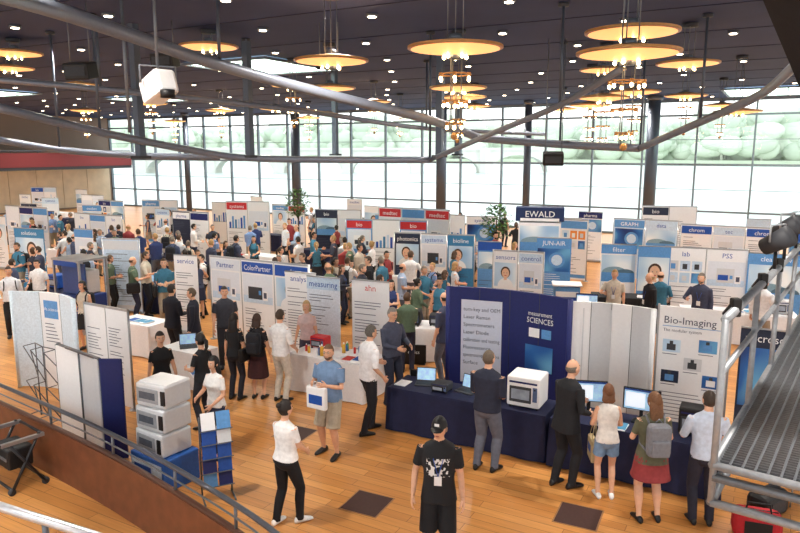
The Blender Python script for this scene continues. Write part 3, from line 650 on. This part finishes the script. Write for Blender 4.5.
for a,b in((1.0,1.5),(8,0),(8,1.5)): mb.tube([W(a,b,0),W(a,b,2.45)],.05,G,10);mb.cyl(W(a,b,.02),.15,.04,G2)
mb.obj("lighting_catwalk")
for a,z in((2.6,3.95),(3.5,3.9),(2.0,3.9)):
    mb=MB();mb.cyl((0,0,0),.07,.24,DARKG,14,.09,M=Matrix.Rotation(R(60),4,'X'));mb.tube([(-.1,0,0),(-.1,0,.14),(.1,0,.14),(.1,0,0)],.01,G,6);mb.tube([(0,0,-.06),(0,0,3.67-z)],.015,BLACK);mb.cyl((0,.08,-.05),.065,.02,GREYW,14)
    mb.obj("stage_spotlight",tuple(W(a,0,z)),30)
mb=MB();mb.box((0,0,0),(1.5,.5,.22),mat((30,31,36),.8),ry=62);mb.tube([(-.25,0,.45),(-.25,0,CZ-5.5-.01)],.02,STEEL);mb.tube([(.2,0,-.3),(.2,0,CZ-5.5-.01)],.02,STEEL);mb.obj("acoustic_baffle",(2.42,4.2,5.5))
def bag(X,Y,rz,c,c2,name="duffel_bag"):
    mb=MB();mb.rbox((0,0,.17),(.55,.3,.34),c,.09,seg=3);mb.box((0,-.152,.17),(.3,.01,.16),c2);mb.tube([(-.15,-.05,.3),(-.12,-.05,.45),(.12,-.05,.45),(.15,-.05,.3)],.012,c2);mb.box((0,0,.342),(.45,.02,.006),BLACK);mb.obj(name,(X,Y,0),rz)
bag(4.35,7.65,-20,mat((176,34,42),.8),BLACK);bag(4.75,8.15,30,BLACK,DARKG)
chair(5.4,8.5,-100)

# ================================================================ PEOPLE
def superring(c,rx,ry,n,p=2.4,M=None):
    out=[]
    for k in range(n):
        a=2*math.pi*k/n;ca,sa=math.cos(a),math.sin(a)
        out.append(V((c[0]+rx*math.copysign(abs(ca)**(2/p),ca),c[1]+ry*math.copysign(abs(sa)**(2/p),sa),c[2])))
    return out
def ik(a,t,l1,l2,hint):
    d=t-a;Ln=min(d.length,(l1+l2)*.998);Ln=max(Ln,abs(l1-l2)+.02);dn=d.normalized();t=a+dn*Ln
    x=(l1*l1-l2*l2+Ln*Ln)/(2*Ln);h=math.sqrt(max(0,l1*l1-x*x));hp=hint-dn*hint.dot(dn);hp.normalize()
    return a+dn*x+hp*h,t
def hand(mb,w,d,side,m,curl=1.0,s=1.0,M=None):
    d=d.normalized();v=abs(d.z);Th=V((0,1,0))*v+V((0,0,1))*(1-v)+V((-side*.15,0,0));Th=(Th-d*Th.dot(d)).normalized()
    n=d.cross(Th)
    if n.x*side>0:n=-n
    n.normalize()
    def P(a,b,c): return w+(d*a+Th*b+n*c)*s
    rings=[]
    for a,rb,rc,ob in((-.02,.024,.02,0),(.015,.028,.019,0),(.05,.038,.016,.0),(.085,.04,.014,-.002),(.094,.034,.01,-.002)):
        rings.append([P(a,ob+rb*math.cos(2*math.pi*k/10),rc*math.sin(2*math.pi*k/10)) for k in range(10)])
    mb.loft(rings,m,True,M)
    for i,(ln,off) in enumerate(((.070,.029),(.078,.010),(.072,-.010),(.056,-.029))):
        ang=.12*curl;p=[(.082,off,0)];a,c=.082,0
        for q in(.42,.32,.26):
            a+=math.cos(ang)*ln*q;c+=math.sin(ang)*ln*q;p.append((a,off*(1.05),c));ang+=.42*curl
        mb.tube([P(*t) for t in p],[.0092*1.0,.0088,.008,.006],m,6,M)
    mb.tube([P(.02,.022,.004),P(.045,.045,.012),P(.068,.058,.02),P(.088,.062,.028)],[.014,.012,.010,.007],m,6,M)
def headpt(x,y,z,s=1.0):
    px=x*.077*(1-.26*max(0,-z)**1.3);py=y*(.099 if y<0 else .09)
    if z<0 and y<0: py*=(1-.42*(-z)**.9)
    if z<-.3 and y>0: py*=(1+.06*(-z))
    return V((px*s,py*s,z*.118*s))
def headshell(mb,m,M,s,keep=None,n=22,k=18,off=V((0,0,0))):
    vs=[];fs=[];dirs=[]
    for i in range(k+1):
        th=math.pi*i/k
        for j in range(n):
            a=2*math.pi*j/n;dx,dy,dz=math.sin(th)*math.cos(a),math.sin(th)*math.sin(a),-math.cos(th)
            dirs.append((dx,dy,dz));vs.append(headpt(dx,dy,dz,s)+off)
    for i in range(k):
        for j in range(n):
            q=(i*n+j,i*n+(j+1)%n,(i+1)*n+(j+1)%n,(i+1)*n+j)
            c=[sum(dirs[t][e] for t in q)/4 for e in range(3)]
            if keep is None or keep(*c): fs.append(q)
    mb.add(vs,fs,m,M,True)
SHOEB=mat((25,25,28),.4);SHOEW=mat((235,235,235),.5)
EYEW=mat((235,232,228),.3,noise=0);IRIS=mat((40,30,25),.3,noise=0);LIP=mat((170,95,90),.5,noise=0)
def person(name,X,Y,hd,top=(200,200,200),bot=(30,32,40),kind='trousers',sleeve='short',sex='m',H=1.76,hair=(50,38,30),hs='short',skin=(222,172,142),lh=None,rh=None,yaw=0,pitch=0,lean=0,feet=((-.1,0),(.1,0)),vox=.02,extras=(),shoe=SHOEB,hem=.9,fat=1.0,topmat=None,botmat=None,legskin=True,curl=1.0,feetyaw=(8,-8),skirtz=.55):
    reg(X,Y,.2,.2,0,.12)
    K=H/1.75;SK=mat(skin,.5,noise=.05);TP=topmat or mat(top,.8,noise=.12,scale=18,bump=.2);BT=botmat or mat(bot,.8,noise=.12,scale=18,bump=.2);HR=mat(hair,.55,noise=.25,scale=60)
    src=MB();f=fat*(1 if sex=='m' else .92)
    LM=Matrix.Translation((0,0,.98))@Matrix.Rotation(R(-lean),4,'X')@Matrix.Translation((0,0,-.98))
    n=18
    pel=[(.79,.07,.07,0),(.83,.125,.1,-.005),(.9,.165,.12,-.01),(.97,.165,.12,-.005),(1.05,.145,.105,0)]
    if sex=='f': pel=[(.79,.07,.07,0),(.83,.13,.1,-.005),(.9,.18,.125,-.015),(.97,.175,.12,-.008),(1.05,.145,.1,0)]
    src.loft([superring((0,y,z),a*f,b*f,n) for z,a,b,y in pel],BT)
    if sex=='m': tr=[(hem,.178,.132,-.004),(.98,.176,.13,0),(1.08,.165,.124,.004),(1.18,.172,.124,.006),(1.3,.19,.126,.004),(1.38,.19,.118,-.004),(1.44,.158,.092,-.008),(1.475,.09,.07,-.008),(1.50,.06,.058,-.006)]
    else: tr=[(hem,.19,.135,-.012),(.98,.178,.126,-.004),(1.08,.15,.108,.002),(1.18,.156,.112,.008),(1.27,.175,.135,.022),(1.36,.172,.112,.004),(1.42,.145,.085,-.006),(1.46,.08,.06,-.006),(1.485,.052,.05,-.004)]
    if hem<.85:
        tr=[(hem,.2,.15,-.005),(.88,.19,.14,-.005)]+tr[1:]
    src.loft([[LM@p if z>1.0 else p for p in superring((0,y,z),a*f,b*f,n)] for z,a,b,y in tr],TP)
    src.tube([LM@V((0,-.01,1.42)),LM@V((0,.0,1.5)),LM@V((0,.012,1.58))],[.06*(f if f<1 else 1),.053,.052],SK,12)
    ank=[]
    for i,s in enumerate((-1,1)):
        hip=V((s*.088,0,.9))
        tgt=V((feet[i][0],feet[i][1]-.02,.08));kn,an=ik(hip,tgt,.435,.41,V((s*.12,1,0)));ank.append(an)
        up=hip+V((0,-.005,.02));mid=hip.lerp(kn,.5);cf=kn.lerp(an,.35)+V((0,-.012,0))
        if kind=='trousers':
            src.tube([up,mid,kn,cf,an.lerp(kn,.12),an-V((0,0,.035))],[.096*f,.088*f,.068*f,.066*f,.056,.058],BT,12)
        else:
            src.tube([hip,mid,kn,cf,an.lerp(kn,.2),an-V((0,0,.03))],[.08*f,.074*f,.054*f,.056*f,.036,.036],SK,12)
            if kind=='shorts':
                e=hip.lerp(kn,.98 if sex=='m' else .55);src.tube([up,hip.lerp(kn,.4),e],[.1*f,.1*f,.098*f if sex=='m' else .096],BT,14)
    if kind in('skirt','dress'):
        src.loft([superring((0,-.005,z),a*f,b*f,n) for z,a,b in((skirtz,.235,.2),(.7,.215,.17),(.9,.19,.135),(1.02,.16,.115))],BT)
    sw=.178*f if sex=='m' else .15*f
    wr=[]
    for s,t in((-1,lh),(1,rh)):
        sh=LM@V((s*sw,-.005,1.405));tt=V(t) if t is not None else V((s*.245,.06,.88))
        if t is None and lean: tt=tt+V((0,lean*.006,0))
        el,w_=ik(sh,tt,.285,.255,V((s*.55,-1,-.25)));wr.append((el,w_,s))
        m1=sh.lerp(el,.5)
        if sleeve=='long': src.tube([sh,m1,el,el.lerp(w_,.5),w_],[.062*f,.056,.048,.043,.036],TP,10)
        else:
            src.tube([sh,m1,el,el.lerp(w_,.35),w_],[.048*f,.044,.037,.037,.025],SK,10)
            if sleeve=='short': src.tube([sh,m1,sh.lerp(el,.72)],[.064*f,.06,.058] if sex=='m' else [.055*f,.05,.048],TP,10)
            elif sleeve=='elbow': src.tube([sh,m1,el],[.064*f,.06,.052],TP,10)
    me=bpy.data.meshes.new("s");me.from_pydata([tuple(v) for v in src.v],[],src.f);ob=bpy.data.objects.new("s",me);scene.collection.objects.link(ob)
    rm=ob.modifiers.new("r","REMESH");rm.mode='VOXEL';rm.voxel_size=vox;rm.adaptivity=0
    smo=ob.modifiers.new("s","SMOOTH");smo.factor=.5;smo.iterations=3 if vox<.015 else 1
    bpy.context.view_layer.update();ev=ob.evaluated_get(bpy.context.evaluated_depsgraph_get());em=ev.to_mesh()
    bvh=BVHTree.FromPolygons([tuple(v) for v in src.v],src.f)
    mb=MB();mb.mats=list(src.mats);mb.v=[v.co.copy() for v in em.vertices]
    for p in em.polygons:
        mb.f.append(tuple(p.vertices));mb.sm.append(True);r=bvh.find_nearest(p.center);mb.mi.append(src.mi[r[2]] if r[2] is not None else 0)
    ev.to_mesh_clear();bpy.data.objects.remove(ob);bpy.data.meshes.remove(me)
    for el,w_,s in wr: hand(mb,w_,(w_-el),s,SK,curl)
    for i,an in enumerate(ank):
        M=Matrix.Translation((an.x,an.y,max(0,an.z-.08)))@Matrix.Rotation(R(feetyaw[i]),4,'Z');rg=[]
        for y,wd,h in((-.075,.022,.05),(-.06,.036,.085),(0,.04,.095),(.06,.044,.08),(.12,.047,.06),(.165,.04,.045),(.19,.02,.03)):
            rg.append([V((wd*math.cos(2*math.pi*k/12),y,max(.002,h/2+h/2*math.sin(2*math.pi*k/12)*1.02-.001))) for k in range(12)])
        mb.loft(rg,shoe,True,M)
    HMx=LM@Matrix.Translation((0,.02,1.63))@Matrix.Rotation(R(lean*.6),4,'X')@Matrix.Rotation(R(yaw),4,'Z')@Matrix.Rotation(R(-pitch),4,'X')
    hsn=(24,20) if vox<.015 else (16,12)
    headshell(mb,SK,HMx,1.0,None,*hsn)
    mb.loft([[V((a*.5,.083+b,z)),V((0,.083+b+c,z)),V((-a*.5,.083+b,z))] for a,b,c,z in((.012,-.004,.006,.018),(.018,-.003,.014,-.004),(.03,-.004,.022,-.026),(.022,-.006,.004,-.036))],SK,True,HMx)
    for s in(-1,1):
        mb.ell((s*.03,.079,.004),(.014,.008,.008),EYEW,8,6,HMx);mb.ell((s*.03,.0855,.004),(.006,.003,.006),IRIS,8,5,HMx)
        mb.tube([(s*.014,.086,.02),(s*.03,.087,.026),(s*.047,.077,.02)],[.003,.004,.002],HR,5,HMx)
        mb.ell((s*.077,-.006,-.006),(.009,.018,.031),SK,8,6,HMx)
    mb.ell((0,.083,-.058),(.024,.009,.006),LIP,10,5,HMx)
    if hs in('short','bald','beard'):
        def keep(x,y,z):
            if hs=='bald': return -.35<z<.25 and y<.1
            if y>.3: return z>.5
            if y>-.1: return z>.12
            return z>-.42
        headshell(mb,HR,HMx,1.06,keep,*hsn,off=V((0,-.002,.004)))
        if hs=='beard': headshell(mb,HR,HMx,1.03,lambda x,y,z:(z<-.42 and y>.0 and not(abs(x)<.35 and z>-.62 and y>.5)),*hsn,off=V((0,.003,-.003)))
    elif hs in('long','bun','pony','bob'):
        def keep(x,y,z):
            if y>.45: return z>.48
            if y>0: return z>.0 if hs!='long' and hs!='bob' else z>-.75+.9*y
            return z>-.62
        headshell(mb,HR,HMx,1.11,keep,*hsn,off=V((0,-.006,.006)))
        if hs=='bun': mb.ell((0,-.1,.07),(.042,.042,.04),HR,10,8,HMx)
        if hs=='pony': mb.tube([HMx@V((0,-.1,.04)),HMx@V((0,-.15,.0)),HMx@V((0,-.15,-.1)),HMx@V((0,-.13,-.2))],[.025,.035,.032,.01],HR,10)
        if hs in('long','bob'):
            e=-.30 if hs=='long' else -.14;rg=[]
            for z,a,b,y in((.02,.086,.07,-.035),(-.08,.092,.06,-.045),((-.08+e)/2,.1,.05,-.065),(e,.075,.03,-.08)):
                rg.append([HMx@p for p in superring((0,y,z),a,b,14,2.2)])
            mb.loft(rg,HR)
    if hs=='cap':
        CP=BLACK;headshell(mb,HR,HMx,1.05,lambda x,y,z:(y<.25 and z>-.35),*hsn);headshell(mb,CP,HMx,1.12,lambda x,y,z:z>.22,*hsn,off=V((0,0,.004)))
        rg=[]
        for y,a in((.075,.072),(.11,.07),(.145,.052),(.16,.02)): rg.append([V((a*math.cos(q),y,.04-.35*(y-.075)+.003*math.sin(q)-.12*a*math.cos(q)**2)) for q in [2*math.pi*k/10 for k in range(10)]])
        mb.loft(rg,CP,True,HMx);mb.quad(-.025,.025,.06,.09,-.0,WHITE,HMx@Matrix.Translation((0,.108,0))@Matrix.Rotation(math.pi,4,'Z'))
    for e in extras:
        if e=='glasses':
            for s in(-1,1): mb.tube([HMx@V((s*.03+.017*math.cos(q),.094,.004+.013*math.sin(q))) for q in [k*.785 for k in range(9)]],.002,BLACK,4);mb.tube([HMx@V((s*.046,.092,.006)),HMx@V((s*.079,.0,.004))],.002,BLACK,4)
            mb.tube([HMx@V((-.013,.096,.008)),HMx@V((.013,.096,.008))],.002,BLACK,4)
        if e=='lanyard':
            c=BLUE;mb.tube([LM@V((-.06,.03,1.47)),LM@V((-.05,.125,1.32)),LM@V((0,.14,1.14))],.005,c,4);mb.tube([LM@V((.06,.03,1.47)),LM@V((.05,.125,1.32)),LM@V((0,.14,1.14))],.005,c,4);mb.box((0,.142,1.09),(.08,.005,.1),WHITE,LM)
        if e[0:8]=='backpack':
            c=mat((120,122,130),.8) if e=='backpack' else mat((30,32,40),.8)
            mb.rbox((0,-.2,1.2),(.3,.17,.44),c,.07,LM,seg=3);mb.rbox((0,-.29,1.12),(.23,.06,.22),c,.03,LM)
            for s in(-1,1): mb.tube([LM@V((s*.1,-.13,1.38)),LM@V((s*.115,-.03,1.475)),LM@V((s*.12,.1,1.38)),LM@V((s*.13,.13,1.25)),LM@V((s*.16,.0,1.08)),LM@V((s*.13,-.14,1.04))],.014,c,6)
            mb.tube([LM@V((-.04,-.17,1.42)),LM@V((0,-.17,1.47)),LM@V((.04,-.17,1.42))],.008,c,6)
        if e[:4]=='tote':
            side=1 if e[4]=='r' else -1;w_=[q for q in wr if q[2]==side][0];p=w_[1]+(w_[1]-w_[0]).normalized()*.09
            c={'w':WHITE,'b':mat((60,110,190),.6),'k':BLACK,'r':RED,'t':mat((200,180,140),.8)}[e[5]]
            mb.rbox((p.x+side*.02,p.y,p.z-.42),(.09,.34,.36),c,.025);mb.box((p.x+side*.068,p.y,p.z-.4),(.004,.2,.12),BLUE)
            for q in(-1,1): mb.tube([(p.x+side*.02+q*.03,p.y-.1,p.z-.25),(p.x+q*.01,p.y-.04,p.z-.01),(p.x+q*.01,p.y+.04,p.z-.01),(p.x+side*.02+q*.03,p.y+.1,p.z-.25)],.007,c,5)
        if e=='shoulderbag':
            mb.rbox((.24,-.02,.95),(.1,.34,.28),BLACK,.04);mb.tube([(.2,-.12,1.06),LM@V((.13,-.06,1.46)),LM@V((.12,.05,1.45)),(.2,.1,1.06)],.01,BLACK,5)
        if e=='paper':
            w_=wr[1];p=w_[1]+(w_[1]-w_[0]).normalized()*.13;mb.box((p.x-.08,p.y+.02,p.z+.06),(.21,.006,.29),WHITE,rx=-50);mb.box((p.x-.08,p.y+.015,p.z+.068),(.17,.006,.14),SKYB,rx=-50)
        if e=='heldbag':
            mb.rbox((.0,.32,1.02),(.34,.08,.34),WHITE,.02);mb.box((.0,.362,1.0),(.24,.004,.14),BLUE)
            mb.tube([(-.08,.31,1.17),(-.06,.3,1.25),(.06,.3,1.25),(.08,.31,1.17)],.008,WHITE,5)
    o=mb.obj(name,(X,Y,0),hd);o.scale=(K,K,K);return o

def printed(base,ink):
    m=bpy.data.materials.new("printed_tshirt");m.use_nodes=True;nt=m.node_tree;b=nt.nodes["Principled BSDF"];b.inputs["Roughness"].default_value=.85
    tc=nt.nodes.new("ShaderNodeTexCoord");sp=nt.nodes.new("ShaderNodeSeparateXYZ");nt.links.new(tc.outputs["Object"],sp.inputs[0])
    def band(sock,lo,hi):
        a=nt.nodes.new("ShaderNodeMath");a.operation='GREATER_THAN';a.inputs[1].default_value=lo;c=nt.nodes.new("ShaderNodeMath");c.operation='LESS_THAN';c.inputs[1].default_value=hi
        nt.links.new(sock,a.inputs[0]);nt.links.new(sock,c.inputs[0]);d=nt.nodes.new("ShaderNodeMath");d.operation='MULTIPLY';nt.links.new(a.outputs[0],d.inputs[0]);nt.links.new(c.outputs[0],d.inputs[1]);return d.outputs[0]
    n=nt.nodes.new("ShaderNodeTexNoise");n.inputs["Scale"].default_value=22;n.inputs["Detail"].default_value=4;nt.links.new(tc.outputs["Object"],n.inputs["Vector"])
    o=band(sp.outputs["X"],-.125,.125)
    for s in(band(sp.outputs["Y"],.02,.4),band(sp.outputs["Z"],1.13,1.33),band(n.outputs["Fac"],.5,1)):
        d=nt.nodes.new("ShaderNodeMath");d.operation='MULTIPLY';nt.links.new(o,d.inputs[0]);nt.links.new(s,d.inputs[1]);o=d.outputs[0]
    mx=nt.nodes.new("ShaderNodeMixRGB");mx.inputs["Color1"].default_value=lin(base);mx.inputs["Color2"].default_value=lin(ink);nt.links.new(o,mx.inputs["Fac"]);nt.links.new(mx.outputs[0],b.inputs["Base Color"]);return m
N=.011
BLK=(26,27,32)
person("woman",-1.42,7.95,-35,top=(238,236,236),bot=BLK,sex='f',H=1.62,hair=(35,28,26),hs='bun',shoe=SHOEW,lh=(-.1,.26,1.02),rh=(.12,.27,.98),feet=((-.1,-.1),(.13,.12)),vox=N,yaw=-15,hem=.95,fat=1.12,feetyaw=(5,-25))
person("man",.43,7.0,172,top=BLK,bot=BLK,kind='shorts',H=1.8,hair=(60,45,35),hs='cap',topmat=printed(BLK,(225,225,225)),vox=N,shoe=SHOEW,extras=('lanyard',),lh=(-.26,.08,.88),rh=(.27,.1,.9),hem=.82,yaw=-10)
person("man",-1.07,9.9,150,top=(112,140,176),bot=(178,168,150),kind='shorts',H=1.77,hair=(110,80,60),hs='beard',vox=N,lh=(-.13,.26,1.2),rh=(.13,.26,1.2),extras=('heldbag','glasses'),feet=((-.14,.05),(.16,-.02)),yaw=15,pitch=-8,fat=1.12)
person("man",-.52,10.75,-60,top=(238,238,242),bot=(28,28,36),sleeve='elbow',H=1.84,hair=(90,85,80),hs='short',vox=N,lh=(-.12,.22,1.1),rh=(.22,.15,.95),feet=((-.1,.12),(.1,-.12)),lean=3,fat=1.05)
person("man",-.15,12.0,-140,top=(70,75,95),bot=(40,44,62),sleeve='long',H=1.85,hair=(140,135,130),vox=N,lh=(-.2,.25,1.1),rh=(.1,.28,1.1),extras=('glasses',))
person("man",1.27,9.4,-35,top=(38,42,60),bot=(98,102,116),sleeve='elbow',H=1.82,hair=(100,88,76),vox=N,lh=(-.12,.24,1.08),rh=(.12,.24,1.1),feet=((-.13,-.02),(.12,.04)),yaw=-10,pitch=-8,fat=1.12)
person("man",2.3,8.9,-60,top=BLK,bot=BLK,sleeve='long',H=1.84,hair=(120,110,100),hs='bald',vox=N,lh=(-.1,.28,1.12),rh=(.2,.2,1.05),hem=.8,lean=5,yaw=-5,pitch=-10,feet=((-.1,-.06),(.1,.06)),fat=1.04)
person("woman",2.78,8.6,-5,top=(225,220,215),bot=(120,150,185),kind='shorts',sleeve='none',sex='f',H=1.58,hair=(110,72,48),hs='bob',vox=N,lh=(-.14,.3,1.05),rh=(.12,.3,1.05),lean=6,pitch=-10,shoe=SHOEW,extras=('totelt',))
person("woman",3.15,8.0,0,top=(92,92,72),bot=(140,54,56),kind='skirt',sleeve='short',sex='f',H=1.7,hair=(112,76,50),hs='long',vox=N,extras=('backpack',),lh=(-.16,.28,1.08),rh=(.17,.26,1.05),feet=((-.12,0),(.13,.02)),yaw=20,skirtz=.62,hem=.84,fat=1.18)
person("man",3.8,7.95,-10,top=(196,208,228),bot=(42,42,56),sleeve='elbow',H=1.74,hair=(60,48,40),vox=N,lh=(-.18,.28,1.1),rh=(.2,.24,1.05),yaw=15,pitch=-10)
person("woman",-2.8,9.85,150,top=(232,232,232),bot=(50,55,80),sex='f',H=1.6,hair=(24,22,24),hs='long',vox=N,lh=(-.15,.24,1.0),rh=(.15,.26,1.1),extras=('totelk',))
person("woman",-3.3,10.9,60,top=BLK,bot=(40,42,52),sex='f',H=1.66,hair=(28,24,24),hs='pony',vox=N,lh=(-.12,.26,1.1),rh=(.2,.2,1.0),extras=('paper',))
person("woman",-4.05,11.1,-150,top=BLK,bot=(60,64,90),sex='f',H=1.64,hair=(45,34,30),hs='bun',vox=.014)
person("woman",-3.1,12.3,-20,top=BLK,bot=(30,32,44),kind='trousers',sex='f',H=1.66,hair=(30,24,24),hs='long',vox=.014,extras=('shoulderbag',))
person("woman",-2.68,12.35,-10,top=(36,34,40),bot=(60,30,34),kind='skirt',sex='f',H=1.64,hair=(60,40,32),hs='bob',vox=.014,extras=('backpackd',),skirtz=.45)
person("man",-2.22,12.2,-30,top=(236,236,238),bot=(206,200,190),sleeve='elbow',H=1.76,hair=(70,56,46),vox=.014,lh=(-.15,.26,1.08),rh=(.2,.2,.98))
person("woman",-1.9,13.5,170,top=(214,190,190),bot=(60,60,80),sex='f',H=1.64,hair=(190,160,110),hs='bob',vox=.016)
person("man",-4.95,14.4,-30,top=(30,32,44),bot=(30,30,38),sleeve='long',H=1.8,hair=(40,32,28),vox=.016,lh=(-.15,.25,1.1),rh=(.15,.25,1.1),hem=.82)
person("man",-4.4,14.1,100,top=(34,36,50),bot=(34,34,44),sleeve='long',H=1.78,hair=(90,75,60),vox=.016,hem=.82)
person("man",-3.75,14.2,-160,top=(52,54,64),bot=(36,36,44),sleeve='short',H=1.8,hair=(40,32,28),vox=.016)
# crowd
rd=random.Random(5)
tops=[(238,238,240),(225,228,235),(170,190,220),(120,150,200),(40,44,60),(28,28,34),(60,66,90),(150,60,64),(200,190,175),(90,110,90),(70,80,110),(236,236,238),(45,60,110),(30,30,36),(50,54,70),(60,120,150),(232,234,238)]
crowd=[(-9.73,16.63),(-7.4,15.55),(-14.3,25.2),(-12,24.2),(-10.9,23.4),(-11.2,25.2),(-10.4,24.6),(-9.4,24.3),(-8.3,22.9),(-8,24.4),(-7.2,22.9),(-6.6,24),(-6,21.6),(-5.5,22.6),(-5.2,24),(-1.73,17.9),(-1.38,18.9),(-.96,16.9),(-.5,16.5),(-.2,15.9),(.05,17.5),(.42,16.1),(.95,16.0),(1.15,17.2),(.3,19),(-.9,22),(-1.85,22.6),(-2.75,22.2),(-3.4,22.6),(-2.3,16.6),(-1.8,16.9),(-1.25,20.6),(.15,13.9),(3.6,19.0),(5.3,16.5),(5.85,15.6),(6.4,16.4),(7.0,15.5),(8.3,15.2),(-3.6,18.9),(-4.6,18.3),(-5.6,19),(-6.2,17.6),(-10.6,18.3),(-8.9,21.2),(-.4,19.6),(.9,18.4),(1.6,23),(2.6,24),(5.0,23.1),(-1.6,25.4),(-3.9,25.6),(-8,26.2),(-13,30.4),(-9.9,28.6),(6.9,21),(7.9,20.4),(9.2,20),(-5.8,27.2),(1.2,26.8),(-15.5,28.6),(-7.3,31),(-3.6,29.2),(-11.9,32),(-6.2,20.6),(-11.7,20.6),(-13.5,27.4),(-.1,28.9),(4.8,28),(1.6,13.6),(.9,13.2),(-.5,18.2),(.6,17.0),(1.5,18.4)]
for k in range(72):
    y=rd.uniform(18,34);crowd.append((rd.uniform(-.62*y+1,.2*y if k%4==0 else -.05*y),y))
POSE=[dict(),dict(lh=(-.12,.24,1.08),rh=(.12,.25,1.1)),dict(rh=(.2,.32,1.2)),dict(lh=(-.2,.3,1.15),rh=(.14,.24,1.05)),dict(lh=(-.06,.22,1.15),rh=(.05,.22,1.12)),dict(lh=(-.24,-.02,.88),rh=(.22,.2,1.0))]
for i,(x,y) in enumerate(crowd):
    ok=False
    for t in range(60):
        xx,yy=x+rd.uniform(-1,1)*.03*t,y+rd.uniform(-1,1)*.03*t
        if free(xx,yy): ok=True;break
    if not ok: continue
    x,y=xx,yy
    fm=rd.random()<.38;po=rd.choice(POSE)
    person("woman" if fm else "man",x,y,rd.uniform(0,360),top=rd.choice(tops),bot=rd.choice(((30,32,42),(40,46,70),(28,28,30),(90,95,110),(150,140,125))),kind=(rd.choice(('trousers','trousers','skirt')) if fm else 'trousers'),sleeve=rd.choice(('short','long','elbow') if not fm else ('short','none','long')),sex='f' if fm else 'm',H=rd.uniform(1.6,1.72) if fm else rd.uniform(1.72,1.88),hair=rd.choice(((40,30,26),(80,58,42),(120,110,100),(170,135,90),(30,26,24),(60,45,36))),hs=rd.choice(('long','bun','bob','pony')) if fm else rd.choice(('short','short','short','bald','beard')),skin=rd.choice(((222,172,142),(214,162,132),(230,184,156))),yaw=rd.uniform(-25,25),vox=.02 if y<20 else .028,hem=.82 if (not fm and rd.random()<.3) else .92,extras=rd.choice(((),('lanyard',),('backpackd',),('shoulderbag',),('lanyard',))),**po)
print("objects",len(scene.objects))
